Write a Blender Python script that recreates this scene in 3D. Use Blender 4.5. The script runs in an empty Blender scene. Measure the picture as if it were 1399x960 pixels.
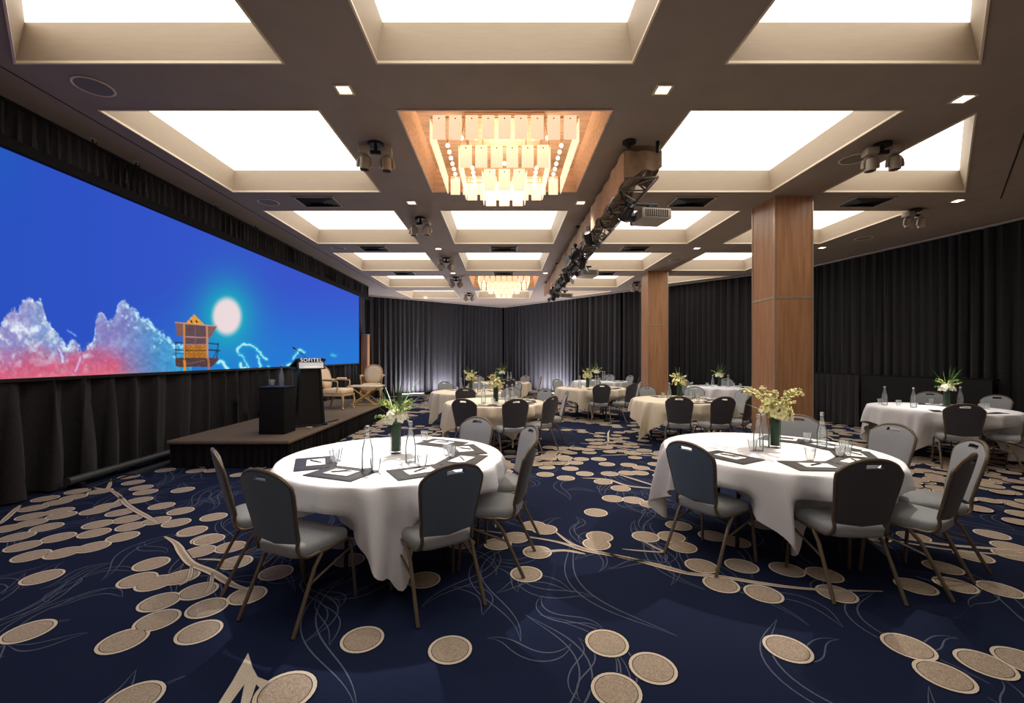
import bpy, bmesh, math, random
import numpy as np
from mathutils import Vector, Matrix, geometry
PI = math.pi
R = random.Random(7)
sc = bpy.context.scene
C = sc.collection
F = 600.0; CX, CY = 688.0, 487.0; EYE = 1.6
H = 4.0                                     # ceiling height


# ------------------------------------------------------------------ helpers
def lin(c):
    c = c / 255.0
    return c / 12.92 if c <= 0.04045 else ((c + 0.055) / 1.055) ** 2.4


def rgb(r, g, b):
    return (lin(r), lin(g), lin(b), 1.0)


def on_floor(px, py, z=0.0):
    Y = (EYE - z) * F / (py - CY)
    return ((px - CX) / F * Y, Y)


def mat(name, color, rough=0.6, metal=0.0, noise=0.0, nscale=20.0, stretch=(1, 1, 1), bump=0.0, spec=0.5,
        emis=None, estr=0.0, sheen=0.0, color2=None, wave=False):
    m = bpy.data.materials.new(name)
    m.use_nodes = True
    nt = m.node_tree
    b = nt.nodes['Principled BSDF']
    b.inputs['Base Color'].default_value = color
    b.inputs['Roughness'].default_value = rough
    b.inputs['Metallic'].default_value = metal
    b.inputs['Specular IOR Level'].default_value = spec
    if sheen:
        b.inputs['Sheen Weight'].default_value = sheen
    if emis:
        b.inputs['Emission Color'].default_value = emis
        b.inputs['Emission Strength'].default_value = estr
    if noise or bump:
        tc = nt.nodes.new('ShaderNodeTexCoord')
        mp = nt.nodes.new('ShaderNodeMapping')
        mp.inputs['Scale'].default_value = stretch
        nt.links.new(tc.outputs['Object'], mp.inputs['Vector'])
        n = nt.nodes.new('ShaderNodeTexNoise')
        n.inputs['Scale'].default_value = nscale
        n.inputs['Detail'].default_value = 3
        nt.links.new(mp.outputs['Vector'], n.inputs['Vector'])
        if noise:
            mx = nt.nodes.new('ShaderNodeMix')
            mx.data_type = 'RGBA'
            a = color
            c2 = color2 or tuple(min(1, v * (1 + noise)) for v in color[:3]) + (1,)
            c1 = color if color2 else tuple(v * (1 - noise) for v in color[:3]) + (1,)
            mx.inputs['A'].default_value = c1
            mx.inputs['B'].default_value = c2
            rp = nt.nodes.new('ShaderNodeMapRange')
            rp.inputs['From Min'].default_value = 0.35
            rp.inputs['From Max'].default_value = 0.65
            nt.links.new(n.outputs['Fac'], rp.inputs['Value'])
            nt.links.new(rp.outputs['Result'], mx.inputs['Factor'])
            nt.links.new(mx.outputs['Result'], b.inputs['Base Color'])
        if bump:
            bp = nt.nodes.new('ShaderNodeBump')
            bp.inputs['Strength'].default_value = bump
            bp.inputs['Distance'].default_value = 0.01
            nt.links.new(n.outputs['Fac'], bp.inputs['Height'])
            nt.links.new(bp.outputs['Normal'], b.inputs['Normal'])
    return m


def glass_mat(name, tint=(0.97, 0.99, 0.99, 1), milk=0.10):
    """thin clear glass: see-through, mirror-like at grazing angles, with a faint whitish bloom"""
    m = bpy.data.materials.new(name)
    m.use_nodes = True
    nt = m.node_tree
    nt.nodes.clear()
    N, L = nt.nodes.new, nt.links.new
    out, mix, mix2 = N('ShaderNodeOutputMaterial'), N('ShaderNodeMixShader'), N('ShaderNodeMixShader')
    tr, gl, df = N('ShaderNodeBsdfTransparent'), N('ShaderNodeBsdfGlossy'), N('ShaderNodeBsdfTranslucent')
    df2, ad = N('ShaderNodeBsdfDiffuse'), N('ShaderNodeMixShader')
    fr, tc, no, mr = N('ShaderNodeLayerWeight'), N('ShaderNodeTexCoord'), N('ShaderNodeTexNoise'), N('ShaderNodeMapRange')
    tr.inputs['Color'].default_value = tint
    gl.inputs['Roughness'].default_value = 0.05
    df.inputs['Color'].default_value = (0.95, 0.95, 0.95, 1)
    df2.inputs['Color'].default_value = (0.95, 0.95, 0.95, 1)
    ad.inputs['Fac'].default_value = 0.5
    fr.inputs['Blend'].default_value = 0.12
    no.inputs['Scale'].default_value = 14
    mr.inputs['To Min'].default_value = milk * 0.5
    mr.inputs['To Max'].default_value = milk * 1.5
    L(tc.outputs['Object'], no.inputs['Vector'])
    L(no.outputs['Fac'], mr.inputs['Value'])
    L(df.outputs[0], ad.inputs[1]); L(df2.outputs[0], ad.inputs[2])
    L(mr.outputs['Result'], mix.inputs['Fac']); L(tr.outputs[0], mix.inputs[1]); L(ad.outputs[0], mix.inputs[2])
    L(fr.outputs['Fresnel'], mix2.inputs['Fac']); L(mix.outputs[0], mix2.inputs[1]); L(gl.outputs[0], mix2.inputs[2])
    L(mix2.outputs[0], out.inputs['Surface'])
    return m


def emit_mat(name, color, strength):
    m = bpy.data.materials.new(name)
    m.use_nodes = True
    nt = m.node_tree
    nt.nodes.clear()
    out = nt.nodes.new('ShaderNodeOutputMaterial')
    e = nt.nodes.new('ShaderNodeEmission')
    e.inputs['Color'].default_value = color
    e.inputs['Strength'].default_value = strength
    nt.links.new(e.outputs[0], out.inputs['Surface'])
    return m


class MB:
    """collects shapes for ONE mesh object"""
    def __init__(self):
        self.v, self.f, self.m = [], [], []

    def add(self, vs, fs, m=0):
        o = len(self.v)
        self.v += [tuple(p) for p in vs]
        self.f += [tuple(o + i for i in f) for f in fs]
        self.m += [m] * len(fs)
        return self

    def box(self, x0, x1, y0, y1, z0, z1, m=0, M=None):
        vs = [Vector((x, y, z)) for x in (x0, x1) for y in (y0, y1) for z in (z0, z1)]
        if M is not None:
            vs = [M @ p for p in vs]
        return self.add(vs, [(0, 1, 3, 2), (4, 6, 7, 5), (0, 4, 5, 1), (2, 3, 7, 6), (0, 2, 6, 4), (1, 5, 7, 3)], m)

    def rbox(self, x0, x1, y0, y1, z0, z1, r=0.01, m=0, M=None, seg=2):
        bm = bmesh.new()
        bmesh.ops.create_cube(bm, size=1)
        for p in bm.verts:
            p.co = Vector(((x0 + x1) / 2 + p.co.x * (x1 - x0), (y0 + y1) / 2 + p.co.y * (y1 - y0), (z0 + z1) / 2 + p.co.z * (z1 - z0)))
        bmesh.ops.bevel(bm, geom=list(bm.edges), offset=r, segments=seg, affect='EDGES', profile=0.5)
        bm.verts.index_update()
        vs = [(M @ p.co if M is not None else p.co.copy()) for p in bm.verts]
        fs = [[q.index for q in f.verts] for f in bm.faces]
        bm.free()
        return self.add(vs, fs, m)

    def tube(self, pts, r, n=8, m=0, caps=True, flat=None):
        """flat=(wide, thick) gives a rectangular-ish section"""
        pts = [Vector(p) for p in pts]
        rs = r if isinstance(r, (list, tuple)) else [r] * len(pts)
        base = len(self.v)
        prev = None
        vs, fs = [], []
        for i, p in enumerate(pts):
            d = (pts[min(i + 1, len(pts) - 1)] - pts[max(i - 1, 0)])
            d.normalize()
            if prev is None:
                u = Vector((0, 0, 1)) if abs(d.z) < 0.9 else Vector((1, 0, 0))
                u = (u - d * u.dot(d)).normalized()
            else:
                u = (prev - d * prev.dot(d)).normalized()
            prev = u
            w = d.cross(u)
            for k in range(n):
                a = 2 * PI * k / n + PI / n
                vs.append(p + (u * math.cos(a) + w * math.sin(a)) * rs[i])
        for i in range(len(pts) - 1):
            for k in range(n):
                a, b = i * n + k, i * n + (k + 1) % n
                fs.append((a, b, b + n, a + n))
        if caps:
            fs.append(tuple(range(n - 1, -1, -1)))
            fs.append(tuple(range((len(pts) - 1) * n, len(pts) * n)))
        return self.add(vs, fs, m)

    def lathe(self, prof, n=20, c=(0, 0, 0), m=0):
        vs, fs = [], []
        for r, z in prof:
            for k in range(n):
                a = 2 * PI * k / n
                vs.append((c[0] + r * math.cos(a), c[1] + r * math.sin(a), c[2] + z))
        for i in range(len(prof) - 1):
            for k in range(n):
                a, b = i * n + k, i * n + (k + 1) % n
                fs.append((a, b, b + n, a + n))
        return self.add(vs, fs, m)

    def poly(self, pts, z, m=0):
        return self.add([(p[0], p[1], z) for p in pts], [tuple(range(len(pts)))], m)

    def prism(self, pts, z0, z1, m=0, M=None):
        n = len(pts)
        vs = [Vector((p[0], p[1], z0)) for p in pts] + [Vector((p[0], p[1], z1)) for p in pts]
        if M is not None:
            vs = [M @ p for p in vs]
        fs = [tuple(range(n - 1, -1, -1)), tuple(range(n, 2 * n))] + [(i, (i + 1) % n, n + (i + 1) % n, n + i) for i in range(n)]
        return self.add(vs, fs, m)

    def ball(self, c, r, m=0, n=8, k=6, sq=(1, 1, 1)):
        vs, fs = [], []
        for i in range(k + 1):
            t = PI * i / k
            for j in range(n):
                a = 2 * PI * j / n
                vs.append((c[0] + r * sq[0] * math.sin(t) * math.cos(a), c[1] + r * sq[1] * math.sin(t) * math.sin(a), c[2] + r * sq[2] * math.cos(t)))
        for i in range(k):
            for j in range(n):
                a, b = i * n + j, i * n + (j + 1) % n
                fs.append((a, a + n, b + n, b))
        return self.add(vs, fs, m)

    def build(self, name, mats, parent=None, loc=None, rz=0, smooth=False, angle=40):
        me = bpy.data.meshes.new(name)
        me.from_pydata(self.v, [], self.f)
        if not isinstance(mats, (list, tuple)):
            mats = [mats]
        for x in mats:
            me.materials.append(x)
        if len(mats) > 1:
            me.polygons.foreach_set('material_index', self.m)
        bm = bmesh.new()
        bm.from_mesh(me)
        bmesh.ops.recalc_face_normals(bm, faces=bm.faces)
        if smooth:
            lim = math.radians(angle)
            for f in bm.faces:
                f.smooth = True
            for e in bm.edges:
                if len(e.link_faces) != 2 or e.calc_face_angle(0) > lim:
                    e.smooth = False
        bm.to_mesh(me)
        bm.free()
        o = bpy.data.objects.new(name, me)
        C.objects.link(o)
        if parent:
            o.parent = parent
        if loc:
            o.location = loc
        o.rotation_euler.z = rz
        return o


def tag(o, label, cat, group=None):
    o['label'] = label
    o['category'] = cat
    if group:
        o['group'] = group
    return o


def thing(name, label, cat, loc=(0, 0, 0), rz=0, group=None):
    o = bpy.data.objects.new(name, None)
    C.objects.link(o)
    o.location = loc
    o.rotation_euler.z = rz
    o.empty_display_size = 0.1
    return tag(o, label, cat, group)


def struct(o):
    o['kind'] = 'structure'
    return o


def dup(root, loc=None, rz=None, label=None, group=None, parent=None):
    r = root.copy()
    C.objects.link(r)
    if parent:
        r.parent = parent
    if loc is not None:
        r.location = loc
    if rz is not None:
        r.rotation_euler.z = rz
    if label:
        r['label'] = label
    if group:
        r['group'] = group
    for ch in list(root.children):
        dup(ch, parent=r)
    return r


def catmull(pts, n=6, closed=False):
    P = [Vector(p) for p in pts]
    out = []
    N = len(P)
    rng = range(N) if closed else range(N - 1)
    for i in rng:
        p0 = P[(i - 1) % N] if closed or i > 0 else P[0]
        p1, p2 = P[i], P[(i + 1) % N]
        p3 = P[(i + 2) % N] if closed or i + 2 < N else P[-1]
        for k in range(n):
            t = k / n
            out.append(0.5 * ((2 * p1) + (-p0 + p2) * t + (2 * p0 - 5 * p1 + 4 * p2 - p3) * t * t + (-p0 + 3 * p1 - 3 * p2 + p3) * t ** 3))
    if not closed:
        out.append(P[-1])
    return out


# ------------------------------------------------------------------ materials
M_ceil = mat('taupe ceiling paint', rgb(152, 135, 119), 0.75, noise=0.04, nscale=3)
M_coffer = mat('cream coffer paint', rgb(186, 168, 146), 0.6, noise=0.03, nscale=6, stretch=(1, 1, 8))
M_lip = mat('pale coffer edge', rgb(235, 215, 185), 0.5, noise=0.02, nscale=9)
M_panel = emit_mat('luminous ceiling diffuser', (1.0, 0.94, 0.86, 1), 2.7)
M_wood_c = mat('peach timber coffer lining', rgb(228, 198, 168), 0.45, noise=0.15, nscale=4, stretch=(1, 6, 6))
M_seam = mat('dark shadow gap', rgb(30, 26, 24), 0.8, noise=0.1)
M_grille = mat('dark vent grille', rgb(50, 46, 44), 0.6, noise=0.2)
M_ventw = mat('pale vent blades', rgb(180, 172, 160), 0.6, noise=0.05)
M_speaker = mat('grey speaker mesh', rgb(120, 110, 98), 0.7, noise=0.2, nscale=200)
M_down = emit_mat('downlight glow', (1.0, 0.8, 0.6, 1), 8.0)
M_carpet = mat('navy carpet pile', rgb(27, 35, 61), 0.95, noise=0.35, nscale=260, spec=0.1)
M_tan = mat('tan carpet pile', rgb(192, 176, 158), 0.95, spec=0.1, noise=0.3, nscale=170, color2=rgb(152, 133, 115))
M_rim = mat('pale carpet rim pile', rgb(216, 202, 182), 0.95, spec=0.1, noise=0.12, nscale=200)
M_vein = mat('slate blue carpet line pile', rgb(92, 98, 116), 0.95, spec=0.1, noise=0.3, nscale=180)
M_outl = mat('dark navy carpet outline', rgb(14, 18, 38), 0.95, spec=0.1, noise=0.2, nscale=200)
M_black = mat('black wool drape', rgb(44, 42, 44), 0.85, spec=0.2, noise=0.15, nscale=30, bump=0.05, sheen=0.08)
M_skirt = mat('black stage skirt cloth', rgb(30, 29, 30), 0.9, spec=0.15, noise=0.15, nscale=30)
M_bwall = mat('dark painted wall', rgb(36, 34, 34), 0.9, noise=0.08, nscale=3)
M_blackm = mat('matt black metal', rgb(24, 24, 25), 0.5, metal=0.2, noise=0.1)
M_bplastic = mat('black plastic', rgb(18, 18, 19), 0.35, noise=0.1)
M_deck = mat('grey brown stage carpet', rgb(112, 98, 84), 0.95, noise=0.15, nscale=150, spec=0.1)
M_edge = mat('stage edge strip', rgb(150, 132, 112), 0.6, noise=0.1)
M_walnut = mat('walnut veneer', rgb(172, 122, 84), 0.38, noise=0.2, nscale=2.2, stretch=(9, 9, 0.7), color2=rgb(192, 142, 102), spec=0.5)
M_pale = mat('pale metal edge strip', rgb(200, 180, 158), 0.35, metal=0.6, noise=0.05)
M_fabric_lit = mat('chair fabric lit bluish tone', rgb(92, 108, 128), 0.85, noise=0.08, nscale=120, bump=0.04, sheen=0.2)  # single chair fabric; bluish lamp light put into this colour
M_fabric_shade = mat('chair fabric shaded tone', rgb(70, 69, 76), 0.85, noise=0.08, nscale=120, bump=0.04, sheen=0.15)  # same chair fabric, darker: shade on the backs put into the colour
M_seat = mat('chair fabric lit seat tone', rgb(144, 146, 148), 0.85, noise=0.06, nscale=120, bump=0.04, sheen=0.2)  # same chair fabric, light falling on the seat put into the colour
M_front = mat('chair fabric lit front tone', rgb(150, 153, 157), 0.85, noise=0.06, nscale=120, bump=0.04, sheen=0.2)  # same chair fabric, lit front face put into the colour
M_frame = mat('bronze chair frame', rgb(110, 96, 80), 0.34, metal=0.35, noise=0.1)
M_cloth = mat('white linen', rgb(236, 234, 236), 0.8, noise=0.02, nscale=90, bump=0.02, sheen=0.1)
M_cloth2 = mat('ivory linen', rgb(226, 212, 188), 0.8, noise=0.02, nscale=90, bump=0.02, sheen=0.1)
M_leather = mat('dark brown leather', rgb(38, 32, 29), 0.4, noise=0.2, nscale=80, bump=0.1)
M_paper = mat('white paper', rgb(238, 236, 230), 0.7, noise=0.01)
M_glass = glass_mat('clear glass', milk=0.17)
M_vglass = glass_mat('vase glass', milk=0.015)
M_water = glass_mat('water', (0.95, 0.98, 0.99, 1), 0.04)
M_cap = mat('silver bottle cap', rgb(190, 190, 190), 0.3, metal=0.8, noise=0.05)
M_vgreen = mat('dark green leaf lining', rgb(26, 60, 28), 0.5, noise=0.4, nscale=30, stretch=(1, 1, 0.1))
M_leaf = mat('green leaf', rgb(96, 138, 62), 0.5, noise=0.3, nscale=15)
M_leafd = mat('deep green leaf', rgb(60, 92, 48), 0.5, noise=0.3, nscale=15)
M_white = mat('white orchid petal', rgb(246, 243, 224), 0.6, noise=0.05)
M_yellow = mat('yellow orchid petal', rgb(240, 232, 172), 0.6, noise=0.12)
M_core = mat('blossom centre', rgb(190, 170, 50), 0.6, noise=0.1)
M_cream = mat('cream upholstery', rgb(222, 200, 172), 0.8, noise=0.05, nscale=60)
M_gilt = mat('limed beige timber', rgb(190, 155, 112), 0.5, noise=0.12, nscale=12)
M_gold = mat('pale gold frame', rgb(200, 172, 110), 0.4, metal=0.3, noise=0.08)
M_proj = mat('off white projector casing', rgb(176, 164, 148), 0.5, noise=0.05)
M_head = mat('putty grey spotlight casing', rgb(172, 158, 140), 0.45, noise=0.06)
M_alu = mat('aluminium truss tube', rgb(150, 140, 128), 0.35, metal=0.8, noise=0.1)
M_shroud = mat('beige truss shroud cloth', rgb(176, 150, 124), 0.9, noise=0.1, nscale=14, bump=0.1)
M_tile = mat('frosted glass tile', rgb(248, 226, 196), 0.35, noise=0.04, nscale=10, emis=(1.0, 0.70, 0.48, 1), estr=0.85)
M_bulb = emit_mat('chandelier globe', (1.0, 0.82, 0.64, 1), 5.0)
M_led = emit_mat('uplight lens', (0.86, 0.86, 1.0, 1), 9.0)
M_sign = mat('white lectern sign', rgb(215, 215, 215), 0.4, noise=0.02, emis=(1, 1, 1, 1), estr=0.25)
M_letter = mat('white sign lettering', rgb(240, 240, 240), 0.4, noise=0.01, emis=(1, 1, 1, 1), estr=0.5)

# ------------------------------------------------------------------ room shell
ROOM = [(-5.95, 3.1), (-5.95, 17.0), (-5.5, 17.3), (0.0, 21.6), (8.4, 11.75), (9.35, 7.2), (9.4, 6.6), (0.0, -2.8)]
CEIL_OUT = ROOM
GX = {-1: (-3.93, -1.80), 0: (-1.03, 1.05), 1: (1.82, 3.88), 2: (4.65, 6.70)}
GY = [(1.48, 3.58), (4.27, 6.38), (7.20, 9.30), (10.10, 12.20), (13.00, 15.10), (15.90, 18.00)]
cells = {}
for r, (y0, y1) in enumerate(GY):
    for c, (x0, x1) in GX.items():
        p = [(x0, y0), (x1, y0), (x1, y1), (x0, y1)]
        if r == 0 and c == -1:
            p = [(x1, 1.40), (x1, y1), (x0 - 0.05, y1)]
        if r == 0 and c == 1:
            p = [(x0, 1.51), (x1, y1), (x0, y1)]
        if r == 0 and c == 2:
            continue
        if r == 1 and c == 2:
            p = [(x0, 4.33), (x1, y1), (x0, y1)]
        if r == 4 and c == 2:
            p = [(x0, y0), (x1, y0), (x0, y1)]
        if r == 5 and c == 2:
            continue
        if r == 5 and c == 1:
            p = [(x0, y0), (x1, y0), (x1, y0 + 0.3), (x0 + 0.2, y1)]
        if r == 5 and c == -1:
            p = [(x0, y0), (x1, y0), (x1, y1), (x0 + 0.2, y1)]
        cells[(r, c)] = p


cells[(6, 0)] = [(-1.03, -1.40), (1.05, -1.40), (1.05, 0.70), (-1.03, 0.70)]  # extra glowing coffer added out of view as fill light from behind


def area2(p):
    return sum(p[i][0] * p[(i + 1) % len(p)][1] - p[(i + 1) % len(p)][0] * p[i][1] for i in range(len(p)))


def inset(p, d):
    if area2(p) < 0:
        p = p[::-1]
    n = len(p)
    out = []
    for i in range(n):
        a, b, c = Vector(p[i - 1]), Vector(p[i]), Vector(p[(i + 1) % n])
        d1, d2 = (b - a).normalized(), (c - b).normalized()
        n1, n2 = Vector((-d1.y, d1.x)), Vector((-d2.y, d2.x))
        k = (n1 + n2)
        k = k / max(0.3, k.dot(n1))
        out.append((b.x + k.x * d, b.y + k.y * d))
    return out


mb = MB()
loops = [[Vector((x, y, 0)) for x, y in CEIL_OUT]] + [[Vector((x, y, 0)) for x, y in p] for p in cells.values()]
flat = [v for l in loops for v in l]
tris = geometry.tessellate_polygon(loops)
mb.add([(v.x, v.y, H) for v in flat], tris)
ceiling = struct(mb.build('ceiling', M_ceil))

rown = ['first row overhead', 'second row back', 'third row back', 'fourth row back', 'fifth row back', 'last row at the curtain', 'unseen fill row added behind the camera']
coln = {-1: 'column above the stage side', 0: 'middle column', 1: 'column between truss and pillars', 2: 'column beyond the pillars'}
for (r, c), p in cells.items():
    if area2(p) < 0:
        p = p[::-1]
    chand = (r, c) in ((1, 0), (4, 0))
    t = thing('ceiling_coffer_light', ('timber-lined ceiling coffer around the chandelier, ' if chand else 'glowing recessed ceiling coffer, ') + coln[c] + ', ' + rown[r],
              'ceiling light', (0, 0, 0), 0, 'recessed ceiling coffers')
    q = inset(p, 0.06)
    zt = H + (0.32 if chand else 0.28)
    n = len(p)
    w = MB()
    w.add([(x, y, H - 0.001) for x, y in p] + [(x, y, zt) for x, y in q], [(i, (i + 1) % n, n + (i + 1) % n, n + i) for i in range(n)])
    w.build('coffer_wall', M_wood_c if chand else M_coffer, t)
    lip = MB()
    po, pi_ = inset(p, -0.012), inset(p, 0.004)
    lip.add([(x, y, H - 0.012) for x, y in po] + [(x, y, H - 0.012) for x, y in pi_] + [(x, y, H + 0.01) for x, y in po] + [(x, y, H + 0.01) for x, y in pi_],
            [(i, (i + 1) % n, n + (i + 1) % n, n + i) for i in range(n)] + [(i, (i + 1) % n, 2 * n + (i + 1) % n, 2 * n + i) for i in range(n)] +
            [(n + i, n + (i + 1) % n, 3 * n + (i + 1) % n, 3 * n + i) for i in range(n)])
    lip.build('edge_trim', M_wood_c if chand else M_lip, t)
    MB().poly(q[::-1], zt).build('diffuser' if not chand else 'top_panel', M_wood_c if chand else M_panel, t)

# ceiling seams
mb = MB()
def strip(mb, a, b, w, z0, z1, m=0):
    a, b = Vector(a), Vector(b)
    d = (b - a).normalized()
    k = Vector((-d.y, d.x)) * w / 2
    mb.prism([a + k, a - k, b - k, b + k], z0, z1, m)
strip(mb, (-4.16, 3.2), (-4.16, 15.6), 0.012, H - 0.004, H + 0.002)
struct(mb.build('trim_1', M_seam))
mb = MB()
strip(mb, (3.6, 2.72), (7.55, 6.67), 0.016, H - 0.004, H + 0.002)
struct(mb.build('trim_2', M_seam))

# walls
def wall(name, a, b, m=M_bwall, z1=H + 0.4):
    w = MB()
    a, b = Vector(a), Vector(b)
    d = (b - a).normalized()
    k = Vector((d.y, -d.x)) * -0.12
    w.prism([a, b, b + k, a + k], -0.02, z1)
    return struct(w.build(name, m))
wn = ['wall_left', 'wall_left_return', 'wall_back_left', 'wall_back_right', 'wall_right', 'wall_right_return', 'wall_front_right', 'wall_front_left']
M_wwarm = mat('warm beige wall', rgb(190, 175, 160), 0.7, noise=0.05)
for i, nme in enumerate(wn):
    wall(nme, ROOM[i], ROOM[(i + 1) % len(ROOM)], M_wwarm if 'front' in nme else M_bwall)

# ------------------------------------------------------------------ carpet
fl = MB()
fl.poly(ROOM[::-1], 0.0, 0)
zc = [0.0006]


def disc(x, y, r, m, z, n=26):
    fl.add([(x + r * math.cos(2 * PI * k / n), y + r * math.sin(2 * PI * k / n), z) for k in range(n)], [tuple(range(n))], m)


def medallion(x, y, r=0.12):
    z = zc[0]
    zc[0] += 0.00001
    disc(x, y, r * 1.05, 4, z)
    disc(x, y, r, 2, z + 0.0004)
    disc(x, y, r * 0.86, 4, z + 0.0006)
    disc(x, y, r * 0.83, 1, z + 0.0008)


def ribbon(pts, w, m, z, taper=True):
    pts = [Vector((p[0], p[1])) for p in pts]
    n = len(pts)
    vs = []
    for i, p in enumerate(pts):
        d = (pts[min(i + 1, n - 1)] - pts[max(0, i - 1)]).normalized()
        k = Vector((-d.y, d.x)) * w / 2 * (min(1, 0.25 + 3.0 * min(i, n - 1 - i) / n) if taper else 1)
        vs += [(p.x + k.x, p.y + k.y, z), (p.x - k.x, p.y - k.y, z)]
    fl.add(vs, [(2 * i, 2 * i + 1, 2 * i + 3, 2 * i + 2) for i in range(n - 1)], m)


D = """58,788 39,862 207,770 188,792 212,796 247,788 271,807 218,822 283,830 215,847 168,875 272,863 183,955 338,813 273,753 282,736 262,726
315,747 322,768 377,782 292,706 250,669 43,759 86,755 127,747 168,733 32,746 80,734 129,728 24,733 64,720 179,719 134,716 43,714 174,709 164,700
9,722 43,705 84,704 129,698 81,698 148,691 46,694 79,686 101,679 62,681 106,671 137,671 176,651 182,659 199,672 193,666 191,683 221,691 247,698
241,714 214,711 263,725 286,737 268,643 226,642 495,873 615,887 829,878 892,912 842,943 719,784 579,792 734,754 680,743 705,734 729,718 744,723
819,733 815,743 882,733 814,700 837,681 865,683 889,689 927,718 917,733 932,747 477,765 848,667 824,658 833,647 857,646 874,646 876,639 859,635
799,647 773,653 745,648 747,638 779,640 767,633 786,632 794,627 818,627 829,634 769,624 805,618 750,624 863,619 880,618 864,610 808,601 896,634
904,650 699,637 689,644 687,631 1076,886 1241,883 1290,923 1346,907 1398,903 1043,811 985,798 958,773 1013,773 1075,778 1126,785 1143,811
1251,801 1305,799 1366,805 1288,775 1041,717 1005,740 973,732 1330,760 1355,730 1380,747 1383,758 1248,733 1273,647 1370,657 1376,672 1380,687
1396,702 1253,667 1300,655 1330,660 1290,668 1262,658 1350,667 390,945 630,742 470,742 1195,733 1165,650""".split()
placed = []
for s in D:
    a, b = s.split(',')
    x, y = on_floor(float(a), float(b))
    rr = 0.12
    if a == '390':
        rr = 0.14
    medallion(x, y, rr)
    placed.append((x, y))
# clusters over the rest of the floor
rc = random.Random(11)
def inroom(x, y):
    return (-5.4 < x < 9) and (y < 17.3 + (x + 5.5) * 0.78 - 0.5) and (y < 21.3 - x * 1.17) and (x < 8.2 + (11.5 - y) * 0.2) and (x - y < 2.6) and (-x - y < 2.6)
for k in range(230):
    cx, cy = rc.uniform(-5.2, 9.0), rc.uniform(-1.0, 20.5)
    if k > 70:
        cy = rc.uniform(6.2, 18)
    if k > 205:
        cx, cy = rc.uniform(4.3, 8.5), rc.uniform(4.6, 7.0)
    elif 0 < cy < 6.3 and abs(cx) < cy * 1.2:
        continue
    ang = rc.uniform(0, PI)
    m = rc.randint(7, 15)
    pts = []
    for j in range(m):
        t = (j - m / 2) * 0.19
        side = (-1) ** j * rc.uniform(0.04, 0.22)
        x = cx + math.cos(ang) * t - math.sin(ang) * side
        y = cy + math.sin(ang) * t + math.cos(ang) * side
        if not inroom(x, y) or (0 < y < 5.9 and abs(x) < y * 1.2 and not (x > 4.0 and y > 4.2)):
            continue
        if all((x - a) ** 2 + (y - b) ** 2 > 0.034 for a, b in placed[-400:]):
            medallion(x, y, rc.uniform(0.10, 0.13))
            placed.append((x, y))
    bp = [(cx + math.cos(ang) * s * 0.22 * m / 2, cy + math.sin(ang) * s * 0.22 * m / 2 + 0.08 * math.sin(s * 3)) for s in (-1, -0.5, 0, 0.5, 1)]
    if all(inroom(*q) and not (0 < q[1] < 6.3 and abs(q[0]) < q[1] * 1.2) for q in bp):
        b2 = catmull([(q[0], q[1], 0) for q in bp], 5)
        ribbon(b2, 0.035, 2, 0.0003)
BR = [("640,722 750,738 800,752 860,763 933,782 985,788 1040,797 1110,805 1206,808", 0.045),
      ("757,725 785,745 830,757 900,772 950,785", 0.04), ("868,734 895,748 905,754 870,752 850,750", 0.022),
      ("225,733 240,742 250,757 262,770 290,782 320,800 345,806", 0.06), ("262,772 258,790 245,800", 0.03), ("290,782 288,800 280,812", 0.025),
      ("270,764 300,765 322,770", 0.025), ("148,668 165,680 172,688 185,697 205,708 217,716", 0.05), ("152,655 146,668 128,666", 0.04), ("155,670 165,680 155,688 140,695", 0.04),
      ("0,716 14,703 28,690", 0.05), ("795,653 830,655 860,664 910,668", 0.045), ("845,648 900,665", 0.04), ("880,640 925,650", 0.04),
      ("1230,735 1300,745 1399,752", 0.045), ("1190,733 1290,750 1399,760", 0.03), ("800,757 770,752 735,755", 0.035)]
for s, w in BR:
    pts = [on_floor(*map(float, q.split(','))) for q in s.split()]
    cp = catmull([(p[0], p[1], 0) for p in pts], 8)
    ribbon(cp, w * 1.25, 4, 0.0025)
    ribbon(cp, w, 2, 0.0028)
    ribbon(cp, w * 0.45, 1, 0.0031)
# the forked twig in the foreground
tw = [on_floor(*q) for q in ((296, 965), (318, 930), (339, 892), (345, 912), (352, 925), (378, 935), (392, 930), (400, 945), (385, 955), (362, 948), (350, 935), (340, 965), (328, 965), (334, 935), (312, 965))]
fl.add([(p[0], p[1], 0.0026) for p in tw], [tuple(range(len(tw)))], 2)

# flowing vein lines
rv = random.Random(5)


def vein(x, y, ang, L, amp, w, depth=0):
    n = 26
    pts = []
    ph = rv.uniform(0, 6.28)
    a = ang
    px, py = x, y
    for i in range(n):
        t = i / (n - 1)
        a = ang + amp * math.sin(ph + t * 5.0)
        px += math.cos(a) * L / n
        py += math.sin(a) * L / n
        pts.append((px, py))
    if not all(inroom(*q) for q in pts):
        return
    ribbon(pts, w, 3, 0.0002 + 0.00005 * rv.random())
    off = 0.035 + 0.03 * rv.random()
    p2 = []
    for i, q in enumerate(pts):
        t = i / (n - 1)
        d = Vector(pts[min(i + 1, n - 1)]) - Vector(pts[max(i - 1, 0)])
        d.normalize()
        p2.append((q[0] - d.y * off * math.sin(PI * t) * 1.6, q[1] + d.x * off * math.sin(PI * t) * 1.6))
    ribbon(p2, w * 0.9, 3, 0.0002 + 0.00005 * rv.random())
    if depth < 1:
        for k in (9, 18):
            q = pts[k]
            vein(q[0], q[1], a + rv.choice((-1, 1)) * rv.uniform(0.5, 0.9), L * 0.4, amp, w * 0.9, depth + 1)


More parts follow.
